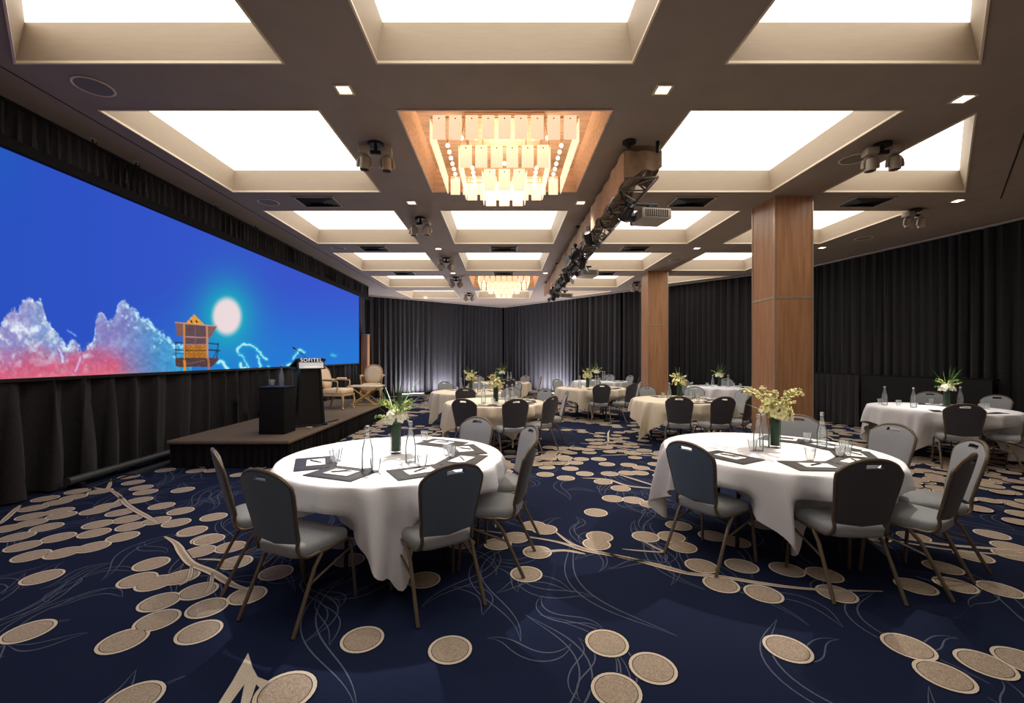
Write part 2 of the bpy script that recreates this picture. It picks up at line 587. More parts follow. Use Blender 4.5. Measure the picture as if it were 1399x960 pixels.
starts = [(i * 0.6 + rv.uniform(-0.25, 0.25), 0.6 + j * 0.8 + rv.uniform(-0.4, 0.4)) for i in range(-9, 12) for j in range(8)]
starts += [(-5.0 + i * 1.5 + rv.uniform(-0.6, 0.6), 7.4 + j * 1.6 + rv.uniform(-0.6, 0.6)) for i in range(10) for j in range(8)]
for x, y in starts:
    vein(x, y, PI / 2 + rv.uniform(-0.35, 0.35) + (PI if rv.random() < 0.35 else 0), rv.uniform(0.9, 1.6), rv.uniform(0.45, 0.9), 0.0085)
floor = struct(fl.build('floor', [M_carpet, M_tan, M_rim, M_vein, M_outl]))


# ------------------------------------------------------------------ drapes
def drape(name, path, z0, z1, m, label, cat='curtain', lam=0.2, amp=0.045, seed=0, rows=7, group=None, parent=None, flare=0.0):
    rr = random.Random(seed)
    path = [Vector(p) for p in path]
    segs = [(path[i + 1] - path[i]).length for i in range(len(path) - 1)]
    L = sum(segs)
    step = lam / 9
    n = int(L / step)
    phs, a = [], 0
    ph = 0
    k1 = [rr.uniform(0, 6.28) for _ in range(6)]
    vs, fs = [], []
    cols = []
    for i in range(n + 1):
        s = L * i / n
        d = s
        j = 0
        while j < len(segs) - 1 and d > segs[j]:
            d -= segs[j]
            j += 1
        dr = (path[j + 1] - path[j]).normalized()
        p = path[j] + dr * d
        nr = Vector((-dr.y, dr.x))
        w = 1 + 0.35 * math.sin(s / lam * 0.71 + k1[0]) + 0.25 * math.sin(s / lam * 0.37 + k1[1])
        ph += 2 * PI * (L / n) / lam * (0.75 + 0.5 * (0.5 + 0.5 * math.sin(s * 1.9 + k1[2])))
        cols.append((p, nr, dr, ph, w, s))
    for q in range(rows + 1):
        t = q / rows
        z = z1 + (z0 - z1) * t
        for (p, nr, dr, ph, w, s) in cols:
            g = amp * (0.55 + 0.5 * t) * w
            o = g * math.sin(ph + 0.5 * math.sin(t * 2 + s * 0.8 + k1[3])) + g * 0.35 * math.sin(2.3 * ph + t * 1.5 + k1[4])
            o += flare * t
            v = p + nr * o + dr * (g * 0.5 * math.sin(2 * ph + t * 2))
            vs.append((v.x, v.y, z))
    c = n + 1
    for q in range(rows):
        for i in range(n):
            a = q * c + i
            fs.append((a, a + 1, a + c + 1, a + c))
    o = MB().add(vs, fs).build(name, m, parent, smooth=True, angle=180)
    if parent is None:
        tag(o, label, cat, group)
    return o


Gd = 'black drapes around the room'
drape('curtain', [(-5.35, 17.05), (-0.05, 21.2)], 0.03, H - 0.06, M_black, 'black pleated curtain on the back wall behind the stage chairs', lam=0.24, seed=1, group=Gd)
drape('curtain', [(0.0, 21.2), (4.3, 16.2)], 0.03, H - 0.06, M_black, 'black pleated curtain on the back wall behind the slim far pillar', lam=0.24, seed=2, group=Gd)
drape('curtain', [(4.35, 16.15), (8.05, 11.75)], 0.03, H - 0.06, M_black, 'black pleated curtain on the angled wall seen between the two pillars', lam=0.22, seed=3, group=Gd)
drape('curtain', [(8.1, 11.65), (9.0, 7.3), (9.05, 6.7)], 0.03, H - 0.06, M_black, 'black pleated curtain on the side wall above the draped counter', lam=0.2, seed=4, group=Gd)
drape('curtain', [(-5.4, 16.4), (-5.38, 17.0)], 0.03, H - 0.06, M_black, 'narrow black curtain filling the gap beside the screen end', lam=0.2, seed=5, group=Gd)
# curtain tracks
for i, (a, b) in enumerate((((-5.35, 17.0), (0, 21.15)), ((0, 21.15), (8.08, 11.7)), ((8.08, 11.7), (9.02, 6.9)))):
    w = MB()
    strip(w, a, b, 0.05, H - 0.05, H - 0.012)
    struct(w.build('trim_%d' % (i + 3), M_ventw))
drape('screen_skirt', [(-5.42, 3.3), (-5.42, 16.4)], 0.02, 1.33, M_black, 'black floor-length drape hanging below the projected screen', lam=0.46, amp=0.085, seed=6, rows=9, group=Gd)
vl = thing('valance', 'ruffled black valance hanging above the projected screen', 'curtain')
drape('fabric', [(-4.62, 3.3), (-4.62, 15.0)], 3.63, H - 0.01, M_black, '', lam=0.12, amp=0.022, seed=7, rows=5, parent=vl)
w = MB(); w.box(-4.66, -4.59, 3.3, 15.0, 3.54, 3.64)
w.build('hem_band', M_skirt, vl)
w = MB(); w.box(-4.66, -4.6, 3.3, 15.0, H - 0.04, H - 0.012)
w.build('rail', M_bplastic, vl)

# ------------------------------------------------------------------ projected screen
SY0, SY1, SZ0, SZ1, SX = 3.3, 16.25, 1.36, 3.96, -5.35
ny, nz = 760, 220
ys = np.linspace(SY0, SY1, ny)
# denser where the picture is near
ys = 1.0 / np.linspace(1 / SY0, 1 / SY1, ny)
zs = np.linspace(SZ0, SZ1, nz)
Yg, Zg = np.meshgrid(ys, zs, indexing='ij')
U = CX + F * SX / Yg            # picture coordinates on the screen
V = CY - F * (Zg - EYE) / Yg


def vnoise(x, y, seed):
    xi, yi = np.floor(x).astype(np.int64), np.floor(y).astype(np.int64)
    fx, fy = x - xi, y - yi
    fx, fy = fx * fx * (3 - 2 * fx), fy * fy * (3 - 2 * fy)
    def h(a, b):
        n = (a * 374761393 + b * 668265263 + seed * 974711) & 0x7fffffff
        n = ((n ^ (n >> 13)) * 1274126177) & 0x7fffffff
        return ((n ^ (n >> 16)) & 0xffff) / 65535.0
    return (h(xi, yi) * (1 - fx) * (1 - fy) + h(xi + 1, yi) * fx * (1 - fy) + h(xi, yi + 1) * (1 - fx) * fy + h(xi + 1, yi + 1) * fx * fy)


def fbm(x, y, seed, o=4):
    s, a, t = 0, 0.5, 0
    for k in range(o):
        s = s + a * vnoise(x * 2 ** k, y * 2 ** k, seed + k)
        t += a
        a *= 0.55
    return s / t


def sst(a, b, x):
    t = np.clip((x - a) / (b - a), 0, 1)
    return t * t * (3 - 2 * t)


def c3(r, g, b):
    return np.array([r, g, b], float)


img = np.zeros(U.shape + (3,))
tt = np.clip(U / 490, 0, 1)[..., None]
img[:] = c3(42, 80, 192) * (1 - tt) + c3(60, 86, 204) * tt
low = sst(380, 500, V)[..., None] * sst(120, 330, U)[..., None]
img = img * (1 - low * 0.75) + c3(34, 132, 216) * low * 0.75
tl = (1 - sst(0, 70, U))[..., None] * (1 - sst(200, 330, V))[..., None]
img = img * (1 - tl * 0.5) + c3(34, 96, 190) * tl * 0.5
ds = np.sqrt(((U - 310) / 21.0) ** 2 + ((V - 432) / 27.0) ** 2)
halo = np.exp(-(np.maximum(ds - 0.9, 0) / 1.15) ** 1.3)[..., None]
img = img * (1 - halo * 0.9) + c3(30, 172, 190) * halo * 0.9
sun = (1 - sst(0.72, 1.15, ds))[..., None]
img = img * (1 - sun) + c3(236, 218, 220) * sun
# clouds
prx = [-60, 0, 8, 18, 24, 30, 40, 48, 55, 61, 64, 75, 85, 92, 97, 104, 108, 115, 125, 129, 132, 138, 144, 147, 155, 161, 165, 170, 180, 188, 195, 205, 211, 215, 222, 232, 238, 250, 256, 262, 300]
pry = [455, 446, 428, 420, 424, 412, 408, 410, 407, 425, 438, 451, 466, 471, 463, 465, 474, 475, 471, 455, 430, 426, 430, 442, 434, 418, 411, 413, 419, 428, 433, 437, 446, 450, 452, 462, 471, 474, 478, 500, 540]
top = np.interp(U, prx, pry)
nb = 0.6 * fbm(U / 10, V / 10, 3) + 0.4 * (1 - np.abs(2 * fbm(U / 6, V / 6, 77, 3) - 1))
nb2 = fbm(U / 4, V / 4, 9)
dd = (V - top) + (nb - 0.6) * 26
cm = sst(-1.0, 4.0, dd) * (U < 262)
cx = np.clip(U / 250, 0, 1)[..., None]
red = sst(468, 512, V - 22 * (fbm(U / 26, V / 20, 21) - 0.5) + 12 * (1 - np.abs(np.clip((U - 110) / 110, -1, 1))))[..., None]
body = c3(150, 160, 205) * (1 - cx) + c3(40, 150, 205) * cx
mau = (np.exp(-((U - 150) / 60) ** 2) * 0.8 + np.exp(-((U - 20) / 30) ** 2) * 0.5)[..., None]
body = body * (1 - mau) + c3(146, 120, 190) * mau
wr = red * (1 - sst(150, 225, U)[..., None])
body = body * (1 - wr) + c3(206, 92, 126) * wr
wp = red * sst(150, 190, U)[..., None] * (1 - sst(215, 250, U)[..., None]) * 0.5
body = body * (1 - wp) + c3(70, 140, 200) * wp
edge = np.exp(-np.maximum(dd - 1, 0) / 4.5) * (0.35 + 0.9 * sst(0.4, 0.6, nb2))
puff = sst(0.42, 0.8, fbm(U / 9 + 3, V / 9, 31, 5)) * (1 - red[..., 0] * 0.7) * 0.8
wh = np.clip(edge * (0.45 + 0.5 * sst(20, 70, U)) + puff * (U < 130) + puff * 0.35, 0, 1)[..., None]
whc = c3(225, 225, 240) * (1 - cx) + c3(170, 232, 244) * cx
body = body * (1 - wh) + whc * wh
body *= (0.86 + 0.28 * nb2)[..., None]
a = cm[..., None]
img = img * (1 - a) + body * a
glow = np.exp(-np.maximum(521 - U * 0.055 - V, 0) / 7)[..., None] * (1 - sst(140, 230, U))[..., None]
img = img * (1 - glow * 0.6) + c3(240, 130, 140) * glow * 0.6


def seg(x0, y0, x1, y1, w, col, soft=0.8, k=1.0):
    global img
    dx, dy = x1 - x0, y1 - y0
    t = np.clip(((U - x0) * dx + (V - y0) * dy) / (dx * dx + dy * dy + 1e-9), 0, 1)
    d = np.sqrt((U - x0 - t * dx) ** 2 + (V - y0 - t * dy) ** 2)
    a = (1 - sst(w - soft / 2, w + soft / 2, d))[..., None] * k
    img = img * (1 - a) + c3(*col) * a


def polyf(pts, col, tex=0.0):
    global img
    ins = np.zeros(U.shape, bool)
    n = len(pts)
    for i in range(n):
        x0, y0 = pts[i]
        x1, y1 = pts[(i + 1) % n]
        if y0 == y1:
            continue
        cond = ((y0 > V) != (y1 > V)) & (U < (x1 - x0) * (V - y0) / (y1 - y0) + x0)
        ins ^= cond
    f = 1 + tex * (fbm(U / 2.0, V / 1.2, 55) - 0.5)
    img[ins] = (c3(*col)[None, :] * f[ins][:, None])


def wisp(pts, w=1.5, col=(190, 240, 250), halo_=(30, 160, 210)):
    w *= 0.8
    pts = [(p.x + R.uniform(-0.8, 0.8), p.y + R.uniform(-0.8, 0.8)) for p in catmull([(a, b, 0) for a, b in pts], 5)]
    for i in range(len(pts) - 1):
        seg(*pts[i], *pts[i + 1], w + 1.8, halo_, 3.0, 0.5)
    for i in range(len(pts) - 1):
        seg(*pts[i], *pts[i + 1], w * R.uniform(0.4, 1.25), col, 1.6, 0.75)


wisp([(326, 484), (325, 477), (331, 471), (340, 471), (349, 475), (355, 482), (364, 491)], 1.6)
wisp([(326, 484), (332, 487), (337, 498), (340, 504)], 1.3)
wisp([(352, 486), (355, 496), (356, 503)], 1.5)
wisp([(328, 495), (330, 502), (336, 503)], 2.0)
wisp([(366, 500), (368, 503)], 1.0)
wisp([(298, 495), (303, 493), (308, 500), (312, 504)], 2.4)
for _k in range(46):
    _t = R.random()
    _x = 168 + 76 * _t
    _y = float(np.interp(_x, prx, pry)) + R.uniform(1, 7) + (R.random() < 0.3) * R.uniform(8, 30)
    seg(_x, _y, _x + R.uniform(-2, 3), _y + R.uniform(-1, 3), R.uniform(0.6, 1.7), (196, 238, 248), 2.2, 0.7)
for _k in range(40):
    _x = R.uniform(20, 135)
    _y = float(np.interp(_x, prx, pry)) + R.uniform(2, 26)
    seg(_x, _y, _x + R.uniform(-2, 2), _y + R.uniform(-1, 3), R.uniform(0.8, 2.6), (205, 205, 232), 3.0, 0.4)
wisp([(400, 490), (406, 482), (410, 478), (416, 482)], 1.2)
wisp([(398, 497), (392, 499)], 1.4)
wisp([(452, 485), (459, 485)], 0.9, (120, 180, 240))
wisp([(92, 451), (98, 455), (104, 459)], 1.0, (140, 170, 235), (40, 90, 200))
wisp([(80, 476), (85, 486), (86, 494)], 1.8, (215, 215, 235), (150, 120, 190))
wisp([(110, 487), (107, 496), (103, 508)], 1.8, (220, 180, 215), (190, 100, 150))
# lifeguard hut picture
seg(239, 467.5, 254, 469, 0.7, (40, 50, 80)); seg(239, 477.5, 254, 478.5, 0.7, (40, 50, 80)); seg(239, 482.5, 254, 483, 0.5, (60, 60, 90)); seg(240, 467, 240.5, 489, 0.6, (60, 55, 80))
seg(285, 469, 298, 470, 0.8, (40, 60, 90)); seg(285, 478, 300, 478.7, 0.8, (30, 40, 60)); seg(298, 469, 296, 489, 0.8, (40, 60, 90)); seg(292, 488, 296, 478, 0.5, (40, 60, 90))
polyf([(239.7, 488.5), (300.5, 489), (289.6, 501), (240.3, 501)], (84, 62, 62), 0.5)
polyf([(239.7, 440.4), (296.5, 445.5), (287.3, 462.1), (241.5, 459.3)], (126, 92, 92), 0.3)
polyf([(253, 443), (283, 445), (284, 489), (253, 489)], (96, 76, 82), 0.3)
polyf([(254.1, 441), (265.5, 428.9), (279.3, 444)], (226, 158, 62), 0.3)
seg(261, 438, 262, 440, 1.0, (60, 30, 20)); seg(268, 438, 269, 440, 1.0, (60, 30, 20))
polyf([(254, 471), (283.5, 471), (284, 488.5), (254, 488.5)], (172, 112, 44), 0.7)
seg(253, 470.5, 284, 470.5, 0.7, (170, 120, 130)); seg(254, 460, 282, 461, 0.8, (190, 130, 140)); seg(267, 446, 267, 470, 0.4, (140, 100, 110)); seg(254, 478.7, 284, 478.7, 0.5, (60, 40, 30))
seg(251.5, 443, 252, 489, 1.3, (206, 132, 74)); seg(282.5, 446, 283.5, 489, 1.3, (200, 140, 110))
seg(252, 493, 253, 512, 1.7, (226, 138, 46)); seg(284.5, 489, 286, 512, 1.4, (170, 110, 90))
seg(239.7, 440.4, 296.5, 445.5, 0.8, (206, 150, 110))
seg(255, 497, 280, 492, 0.6, (150, 110, 100), 0.8, 0.6)
img = np.clip(img, 0, 255) / 255
lin_img = np.where(img <= 0.04045, img / 12.92, ((img + 0.055) / 1.055) ** 2.4)
me = bpy.data.meshes.new('screen_picture')
vco = np.stack([np.full(U.shape, SX), Yg, Zg], -1).reshape(-1, 3)
idx = np.arange(ny * nz).reshape(ny, nz)
fq = np.stack([idx[:-1, :-1], idx[1:, :-1], idx[1:, 1:], idx[:-1, 1:]], -1).reshape(-1, 4)[:, ::-1]
me.vertices.add(len(vco)); me.vertices.foreach_set('co', vco.astype(np.float32).ravel())
me.loops.add(fq.size); me.loops.foreach_set('vertex_index', fq.astype(np.int32).ravel())
me.polygons.add(len(fq)); me.polygons.foreach_set('loop_start', (np.arange(len(fq)) * 4).astype(np.int32))
me.update(calc_edges=True)
at = me.color_attributes.new('picture', 'FLOAT_COLOR', 'POINT')
at.data.foreach_set('color', np.concatenate([lin_img.reshape(-1, 3), np.ones((len(vco), 1))], 1).astype(np.float32).ravel())
ms = bpy.data.materials.new('projected picture')
ms.use_nodes = True
nt = ms.node_tree
nt.nodes.clear()
o_ = nt.nodes.new('ShaderNodeOutputMaterial'); e_ = nt.nodes.new('ShaderNodeEmission'); a_ = nt.nodes.new('ShaderNodeAttribute')
a_.attribute_name = 'picture'
SCREEN_STR = e_.inputs['Strength']
nt.links.new(a_.outputs['Color'], e_.inputs['Color']); nt.links.new(e_.outputs[0], o_.inputs['Surface'])
me.materials.append(ms)
scr = thing('projection_screen', 'wide glowing screen showing blue sky, clouds and a lifeguard hut', 'screen')
so = bpy.data.objects.new('picture', me); C.objects.link(so); so.parent = scr
w = MB()
w.box(SX - 0.06, SX - 0.005, SY0 - 0.02, SY1 + 0.02, SZ0 - 0.03, SZ1 + 0.02)
w.build('backing', M_bplastic, scr)
w = MB()
w.box(SX - 0.06, SX + 0.01, SY0 - 0.04, SY1 + 0.04, SZ0 - 0.04, SZ0)
w.box(SX - 0.06, SX + 0.01, SY1, SY1 + 0.04, SZ0, SZ1)
w.build('border', M_bplastic, scr)

# wooden panel and pipes near the screen
w = MB(); w.rbox(-5.36, -5.12, 16.5, 16.8, 0.0, 2.42, 0.01)
t = thing('wood_column', 'narrow brown wooden column standing between screen end and back curtain', 'column')
w.build('shaft', M_walnut, t)
w = MB(); w.box(-5.37, -5.11, 16.49, 16.81, 2.42, 2.45); w.box(-5.38, -5.10, 16.48, 16.82, 0, 0.06)
w.build('cap_and_base', M_pale, t)
M_gpipe = mat('dull grey pipe', rgb(74, 76, 78), 0.5, metal=0.3, noise=0.1)
for i, (a, b, r) in enumerate((((-5.22, 5.25, 0.10), (-5.22, 6.9, 0.10), 0.05), ((-5.18, 7.05, 0.08), (-5.18, 8.4, 0.08), 0.045))):
    t = thing('floor_pipe', ('long grey pipe lying along the foot of the screen drape', 'short grey pipe on the floor close to the stage corner')[i], 'pipe', group='pipes at the drape foot')
    w = MB(); w.tube([a, b], r, 12); w.build('tube', M_gpipe, t, smooth=True)
    w = MB()
    for yy in (a[1] + 0.12, b[1] - 0.12):
        w.box(a[0] - 0.09, a[0] + 0.09, yy - 0.03, yy + 0.03, 0, 0.06)
    w.build('foot_bracket', M_blackm, t)
t = thing('cable_ramp', 'flat grey cable cover lying on the carpet by the pipe', 'cable cover')
w = MB(); w.prism([(-5.08, 5.9), (-4.94, 5.9), (-4.94, 6.7), (-5.08, 6.7)], 0.002, 0.03); w.build('cover', M_gpipe, t)
w = MB(); w.tube([(-5.0, 5.3, 0.012), (-5.02, 5.6, 0.012), (-5.0, 5.9, 0.012)], 0.01, 6); w.tube([(-5.0, 6.7, 0.012), (-4.95, 7.0, 0.012), (-4.9, 7.5, 0.012)], 0.01, 6); w.build('cable', M_bplastic, t)

# ------------------------------------------------------------------ pillars
for nme, (x0, x1, y0, y1), lab in (('wood_pillar', (4.06, 4.63, 6.58, 7.16), 'thick walnut-clad square pillar rising behind the front table'),
                              ('wood_pillar', (4.04, 4.60, 12.3, 12.86), 'distant slim-looking walnut-clad square pillar near the back curtain')):
    t = thing(nme, lab, 'pillar', group='walnut pillars')
    w = MB(); w.box(x0, x1, y0, y1, 2.50, H - 0.002); w.build('upper_panel', M_walnut, t)
    w = MB(); w.box(x0, x1, y0, y1, 0.10, 2.475); w.build('lower_panel', M_walnut, t)
    w = MB(); w.box(x0 - 0.004, x1 + 0.004, y0 - 0.004, y1 + 0.004, 2.47, 2.505); w.build('joint_band', M_pale, t)
    w = MB(); w.box(x0 - 0.01, x1 + 0.01, y0 - 0.01, y1 + 0.01, 0.002, 0.10); w.build('plinth', M_blackm, t)
    for x, y in ((x0, y0), (x1, y0), (x0, y1), (x1, y1)):
        w = MB(); w.box(x - 0.009, x + 0.009, y - 0.009, y + 0.009, 0.1, H - 0.003); w.build('corner_strip', M_pale, t)

# ------------------------------------------------------------------ ceiling fixtures
n_ = 0
proto = None
for (x, y, s) in ((-1.43, 3.94, 'over the stage-corner table'), (1.43, 3.94, 'before the truss head'), (4.27, 4.08, 'by the triangular coffer'), (-1.43, 6.83, 'before the chandelier on the screen side'),
                  (1.2, 6.83, 'beside the truss by the large chandelier'), (6.98, 6.75, 'next to the side curtain, outer one'), (-1.45, 9.75, 'fourth row gap on the screen side'),
                  (4.27, 9.7, 'between the two pillars'), (7.0, 9.65, 'above the draped counter'), (-1.45, 12.6, 'fifth row gap, screen side'), (1.2, 12.6, 'beside the truss tail'), (-3.2, 18.0, 'over the back uplights'), (2.2, 17.6, 'over the back wall uplights by the truss end')):
    lab = 'small square recessed downlight ' + s
    if proto is None:
        t = thing('downlight', lab, 'ceiling light', (x, y, H), 0, 'small square downlights')
        w = MB()
        for a in ((-0.075, -0.055, -0.075, 0.075), (0.055, 0.075, -0.075, 0.075), (-0.055, 0.055, -0.075, -0.055), (-0.055, 0.055, 0.055, 0.075)):
            w.box(*a, -0.012, 0.0)
        w.build('bezel', M_lip, t)
        w = MB(); w.box(-0.055, 0.055, -0.055, 0.055, -0.006, -0.001); w.build('lens', M_down, t)
        proto = t
    else:
        dup(proto, (x, y, H), 0, lab)
    n_ += 1

vp = None
for (x, y, s) in ((-2.86, 6.79, 'third row gap, stage side'), (2.9, 6.79, 'third row gap, beside the truss'), (5.6, 6.79, 'third row gap, by the side curtain'), (-2.86, 9.7, 'fourth row gap, stage side'),
                  (0.0, 9.72, 'fourth row gap, middle'), (2.9, 9.7, 'fourth row gap, beside the truss'), (-2.86, 12.6, 'fifth row gap, stage side'), (0.0, 12.62, 'just before the small chandelier'), (2.9, 12.6, 'fifth row gap, by the slim pillar')):
    lab = 'rectangular ceiling air vent, ' + s
    if vp is None:
        t = thing('ceiling_vent', lab, 'air vent', (x, y, H), 0, 'ceiling air vents')
        w = MB(); w.box(-0.28, 0.28, -0.19, 0.19, -0.004, -0.001); w.build('backing', M_grille, t)
        w = MB()
        w.box(-0.31, -0.28, -0.21, 0.21, -0.015, -0.001); w.box(0.28, 0.31, -0.21, 0.21, -0.015, -0.001)
        w.box(-0.28, 0.28, -0.21, -0.19, -0.015, -0.001); w.box(-0.28, 0.28, 0.19, 0.21, -0.015, -0.001)
        w.build('frame', M_ventw, t)
        w = MB()
        for k in range(5):
            q = 1 - k / 5
            for sx, sy in ((1, 0), (-1, 0), (0, 1), (0, -1)):
                a_, b_ = 0.27 * q, 0.18 * q
                if sx:
                    w.add([(sx * a_, -b_, -0.006), (sx * a_, b_, -0.006), (sx * (a_ - 0.02), b_, -0.03), (sx * (a_ - 0.02), -b_, -0.03)], [(0, 1, 2, 3)])
                else:
                    w.add([(-a_, sy * b_, -0.006), (a_, sy * b_, -0.006), (a_, sy * (b_ - 0.02), -0.03), (-a_, sy * (b_ - 0.02), -0.03)], [(0, 1, 2, 3)])
        w.build('louvre', M_grille, t)
        vp = t
    else:
        dup(vp, (x, y, H), 0, lab)
sp = None
for (x, y, s) in ((-3.64, 3.9, 'above the screen'), (-3.65, 6.82, 'above the stage'), (4.25, 5.33, 'beside the triangular coffer'), (-3.65, 9.7, 'above the stage armchairs'), (4.25, 10.9, 'between the pillars'), (7.3, 8.9, 'near the side curtain')):
    lab = 'round grey ceiling speaker grille ' + s
    if sp is None:
        t = thing('ceiling_speaker', lab, 'ceiling speaker', (x, y, H), 0, 'round ceiling speakers')
        w = MB(); w.lathe([(0.15, 0), (0.155, -0.006), (0.145, -0.012), (0.135, -0.008)], 32); w.build('rim', M_lip, t, smooth=True)
        w = MB(); w.lathe([(0.137, -0.007), (0.09, -0.010), (0.0, -0.012)], 32); w.build('grille', M_speaker, t, smooth=True)
        sp = t
    else:
        dup(sp, (x, y, H), 0, lab)
hk = None
for i, (x, y) in enumerate(((-4.52, 4.83), (-4.52, 5.4), (-4.52, 6.9), (-4.52, 8.0), (-4.52, 10.3))):
    lab = 'tiny ceiling hook along the valance, ' + ('nearest the vent', 'second from the vent', 'middle of the row', 'fourth from the vent', 'far end of the row')[i].replace('nearest', 'closest to')
    lab = lab.replace('closest to the vent', 'beside the vent')
    if hk is None:
        hk = thing('ceiling_hook', lab, 'hook', (x, y, H), 0, 'hooks along the valance')
        w = MB(); w.lathe([(0.0, -0.012), (0.03, -0.012), (0.03, 0)], 12); w.build('plate', M_ventw, hk)
        w = MB(); w.tube([(0, 0, -0.01), (0, 0, -0.05), (0.03, 0, -0.07), (0.05, 0, -0.05)], 0.008, 6); w.build('hook', M_blackm, hk)
    else:
        dup(hk, (x, y, H), 0, lab)


# ------------------------------------------------------------------ chandelier
def chandelier():
    t = thing('chandelier', 'large tiered chandelier of frosted glass tiles over the front tables', 'chandelier', (0.01, 5.33, H), 0, 'tiered glass chandeliers')
    fr = MB()
    fr.rbox(-0.45, 0.45, -0.45, 0.45, 0.27, 0.315, 0.01)
    fr.build('ceiling_plate', M_wood_c, t)
    tm = MB(); tm.rbox(-0.065, 0.065, -0.005, 0.005, -0.25, 0.0, 0.003, 0, seg=1)
    tm.ball((0, -0.008, -0.035), 0.008, 1, 6, 4)
    tile0 = None
    fm = MB()
    for half, n, zt in ((0.77, 9, 0.10), (0.495, 6, -0.075), (0.25, 3, -0.235)):
        pitch = 0.17
        z = zt - 0.02
        fm.tube([(-half, -half, z), (half, -half, z), (half, half, z), (-half, half, z), (-half, -half, z)], 0.006, 6)
        for sx in (-1, 1):
            for sy in (-1, 1):
                fm.tube([(sx * half, sy * half, z), (sx * min(half, 0.44), sy * min(half, 0.44), 0.28)], 0.006, 6)
        for side in range(4):
            a = side * PI / 2
            for k in range(n):
                u = (k - (n - 1) / 2) * pitch
                x, y = u, -half - 0.008
                X = math.cos(a) * x - math.sin(a) * y
                Y = math.sin(a) * x + math.cos(a) * y
                if tile0 is None:
                    o = tm.build('glass_tile', [M_tile, M_blackm], t, (X, Y, zt), a)
                    tile0 = o
                else:
                    o = tile0.copy(); C.objects.link(o); o.parent = t; o.location = (X, Y, zt); o.rotation_euler.z = a
    fm.build('wire_frame', M_gold, t)
    b0 = None
    for half, n, z in ((0.63, 7, -0.06), (0.37, 5, -0.22)):
        for side in range(4):
            a = side * PI / 2
            for k in range(n):
                u = (k - (n - 1) / 2) * (half * 1.7 / n)
                X = math.cos(a) * u + math.sin(a) * half
                Y = math.sin(a) * u - math.cos(a) * half
                if b0 is None:
                    bm_ = MB(); bm_.ball((0, 0, 0), 0.022, 0, 10, 8); bm_.tube([(0, 0, 0.02), (0, 0, 0.07)], 0.008, 6, 1)
                    b0 = bm_.build('bulb', [M_bulb, M_gold], t, (X, Y, z), smooth=True)
                else:
                    o = b0.copy(); C.objects.link(o); o.parent = t; o.location = (X, Y, z)
    return t


ch = chandelier()
dup(ch, (0.01, 14.05, H), 0, 'smaller-looking distant chandelier of frosted glass tiles before the back curtain')

# ------------------------------------------------------------------ truss
t = thing('lighting_truss', 'long cloth-wrapped lighting truss fixed under the ceiling', 'lighting truss')
w = MB()
X0, X1, Z0, Z1, YA, YB = 1.38, 1.78, 3.64, 3.93, 5.0, 14.6
for x in (X0 + 0.03, X1 - 0.03):
    for z in (Z0, Z1 - 0.03):
        w.tube([(x, YA, z), (x, YB, z)], 0.022, 8)
n = 24
for i in range(n):
    ya, yb = YA + (YB - YA) * i / n, YA + (YB - YA) * (i + 1) / n
    s = 1 if i % 2 else -1
    xa, xb = (X0 + 0.03, X1 - 0.03) if s > 0 else (X1 - 0.03, X0 + 0.03)
    w.tube([(xa, ya, Z0), (xb, yb, Z0)], 0.011, 6)
    w.tube([(xa, ya, Z0), (xb, ya, Z0)], 0.011, 6)
    za, zb = (Z0, Z1 - 0.03) if s > 0 else (Z1 - 0.03, Z0)
    w.tube([(X1 - 0.03, ya, za), (X1 - 0.03, yb, zb)], 0.011, 6)
w.build('lattice', M_alu, t, smooth=True)
def shroud(name, fn, nu, nv, parent):
    vs = [fn(i / nu, j / nv) for i in range(nu + 1) for j in range(nv + 1)]
    fs = [(i * (nv + 1) + j, (i + 1) * (nv + 1) + j, (i + 1) * (nv + 1) + j + 1, i * (nv + 1) + j + 1) for i in range(nu) for j in range(nv)]
    return MB().add(vs, fs).build(name, M_shroud, parent, smooth=True, angle=180)
shroud('shroud_side', lambda u, v: (X0 - 0.01 - 0.012 * math.sin(u * 140) - 0.01 * math.sin(u * 51), YA + (YB - YA) * u, Z1 - (0.34 + 0.04 * math.sin(u * 60) * math.sin(u * 23)) * v), 240, 5, t)
shroud('shroud_side', lambda u, v: (X1 + 0.012 + 0.012 * math.sin(u * 110) + 0.01 * math.sin(u * 39), YA + (YB - YA) * u, Z1 - (0.15 + 0.12 * math.sin(u * 47) * math.sin(u * 17)) * v), 240, 5, t)
shroud('shroud_end', lambda u, v: (X0 - 0.01 + (X1 - X0 + 0.02) * u, YA - 0.02 - 0.015 * math.sin(u * 14), Z1 - (0.30 - 0.12 * u + 0.02 * math.sin(u * 9)) * v), 24, 6, t)
shroud('shroud_top', lambda u, v: (X0 - 0.01 + (X1 - X0 + 0.02) * v, YA + (YB - YA) * u, Z1), 60, 2, t)
for y in (5.0, 8.2, 11.4, 14.2):
    w = MB(); w.tube([((X0 + 0.02), y - 0.1, Z1), ((X0 + 0.02), y - 0.1, H - 0.02)], 0.02, 8); w.lathe([(0, H - 0.02), (0.075, H - 0.02), (0.075, H - 0.001)], 14, (X0 + 0.02, y - 0.1, 0))
    w.build('ceiling_clamp', M_blackm, t, smooth=True)
    w = MB(); w.tube([(X1 - 0.06, y - 0.1, Z1 - 0.05), (X1 - 0.06, y - 0.1, H - 0.001)], 0.02, 8)
    w.build('ceiling_clamp', M_blackm, t, smooth=True)
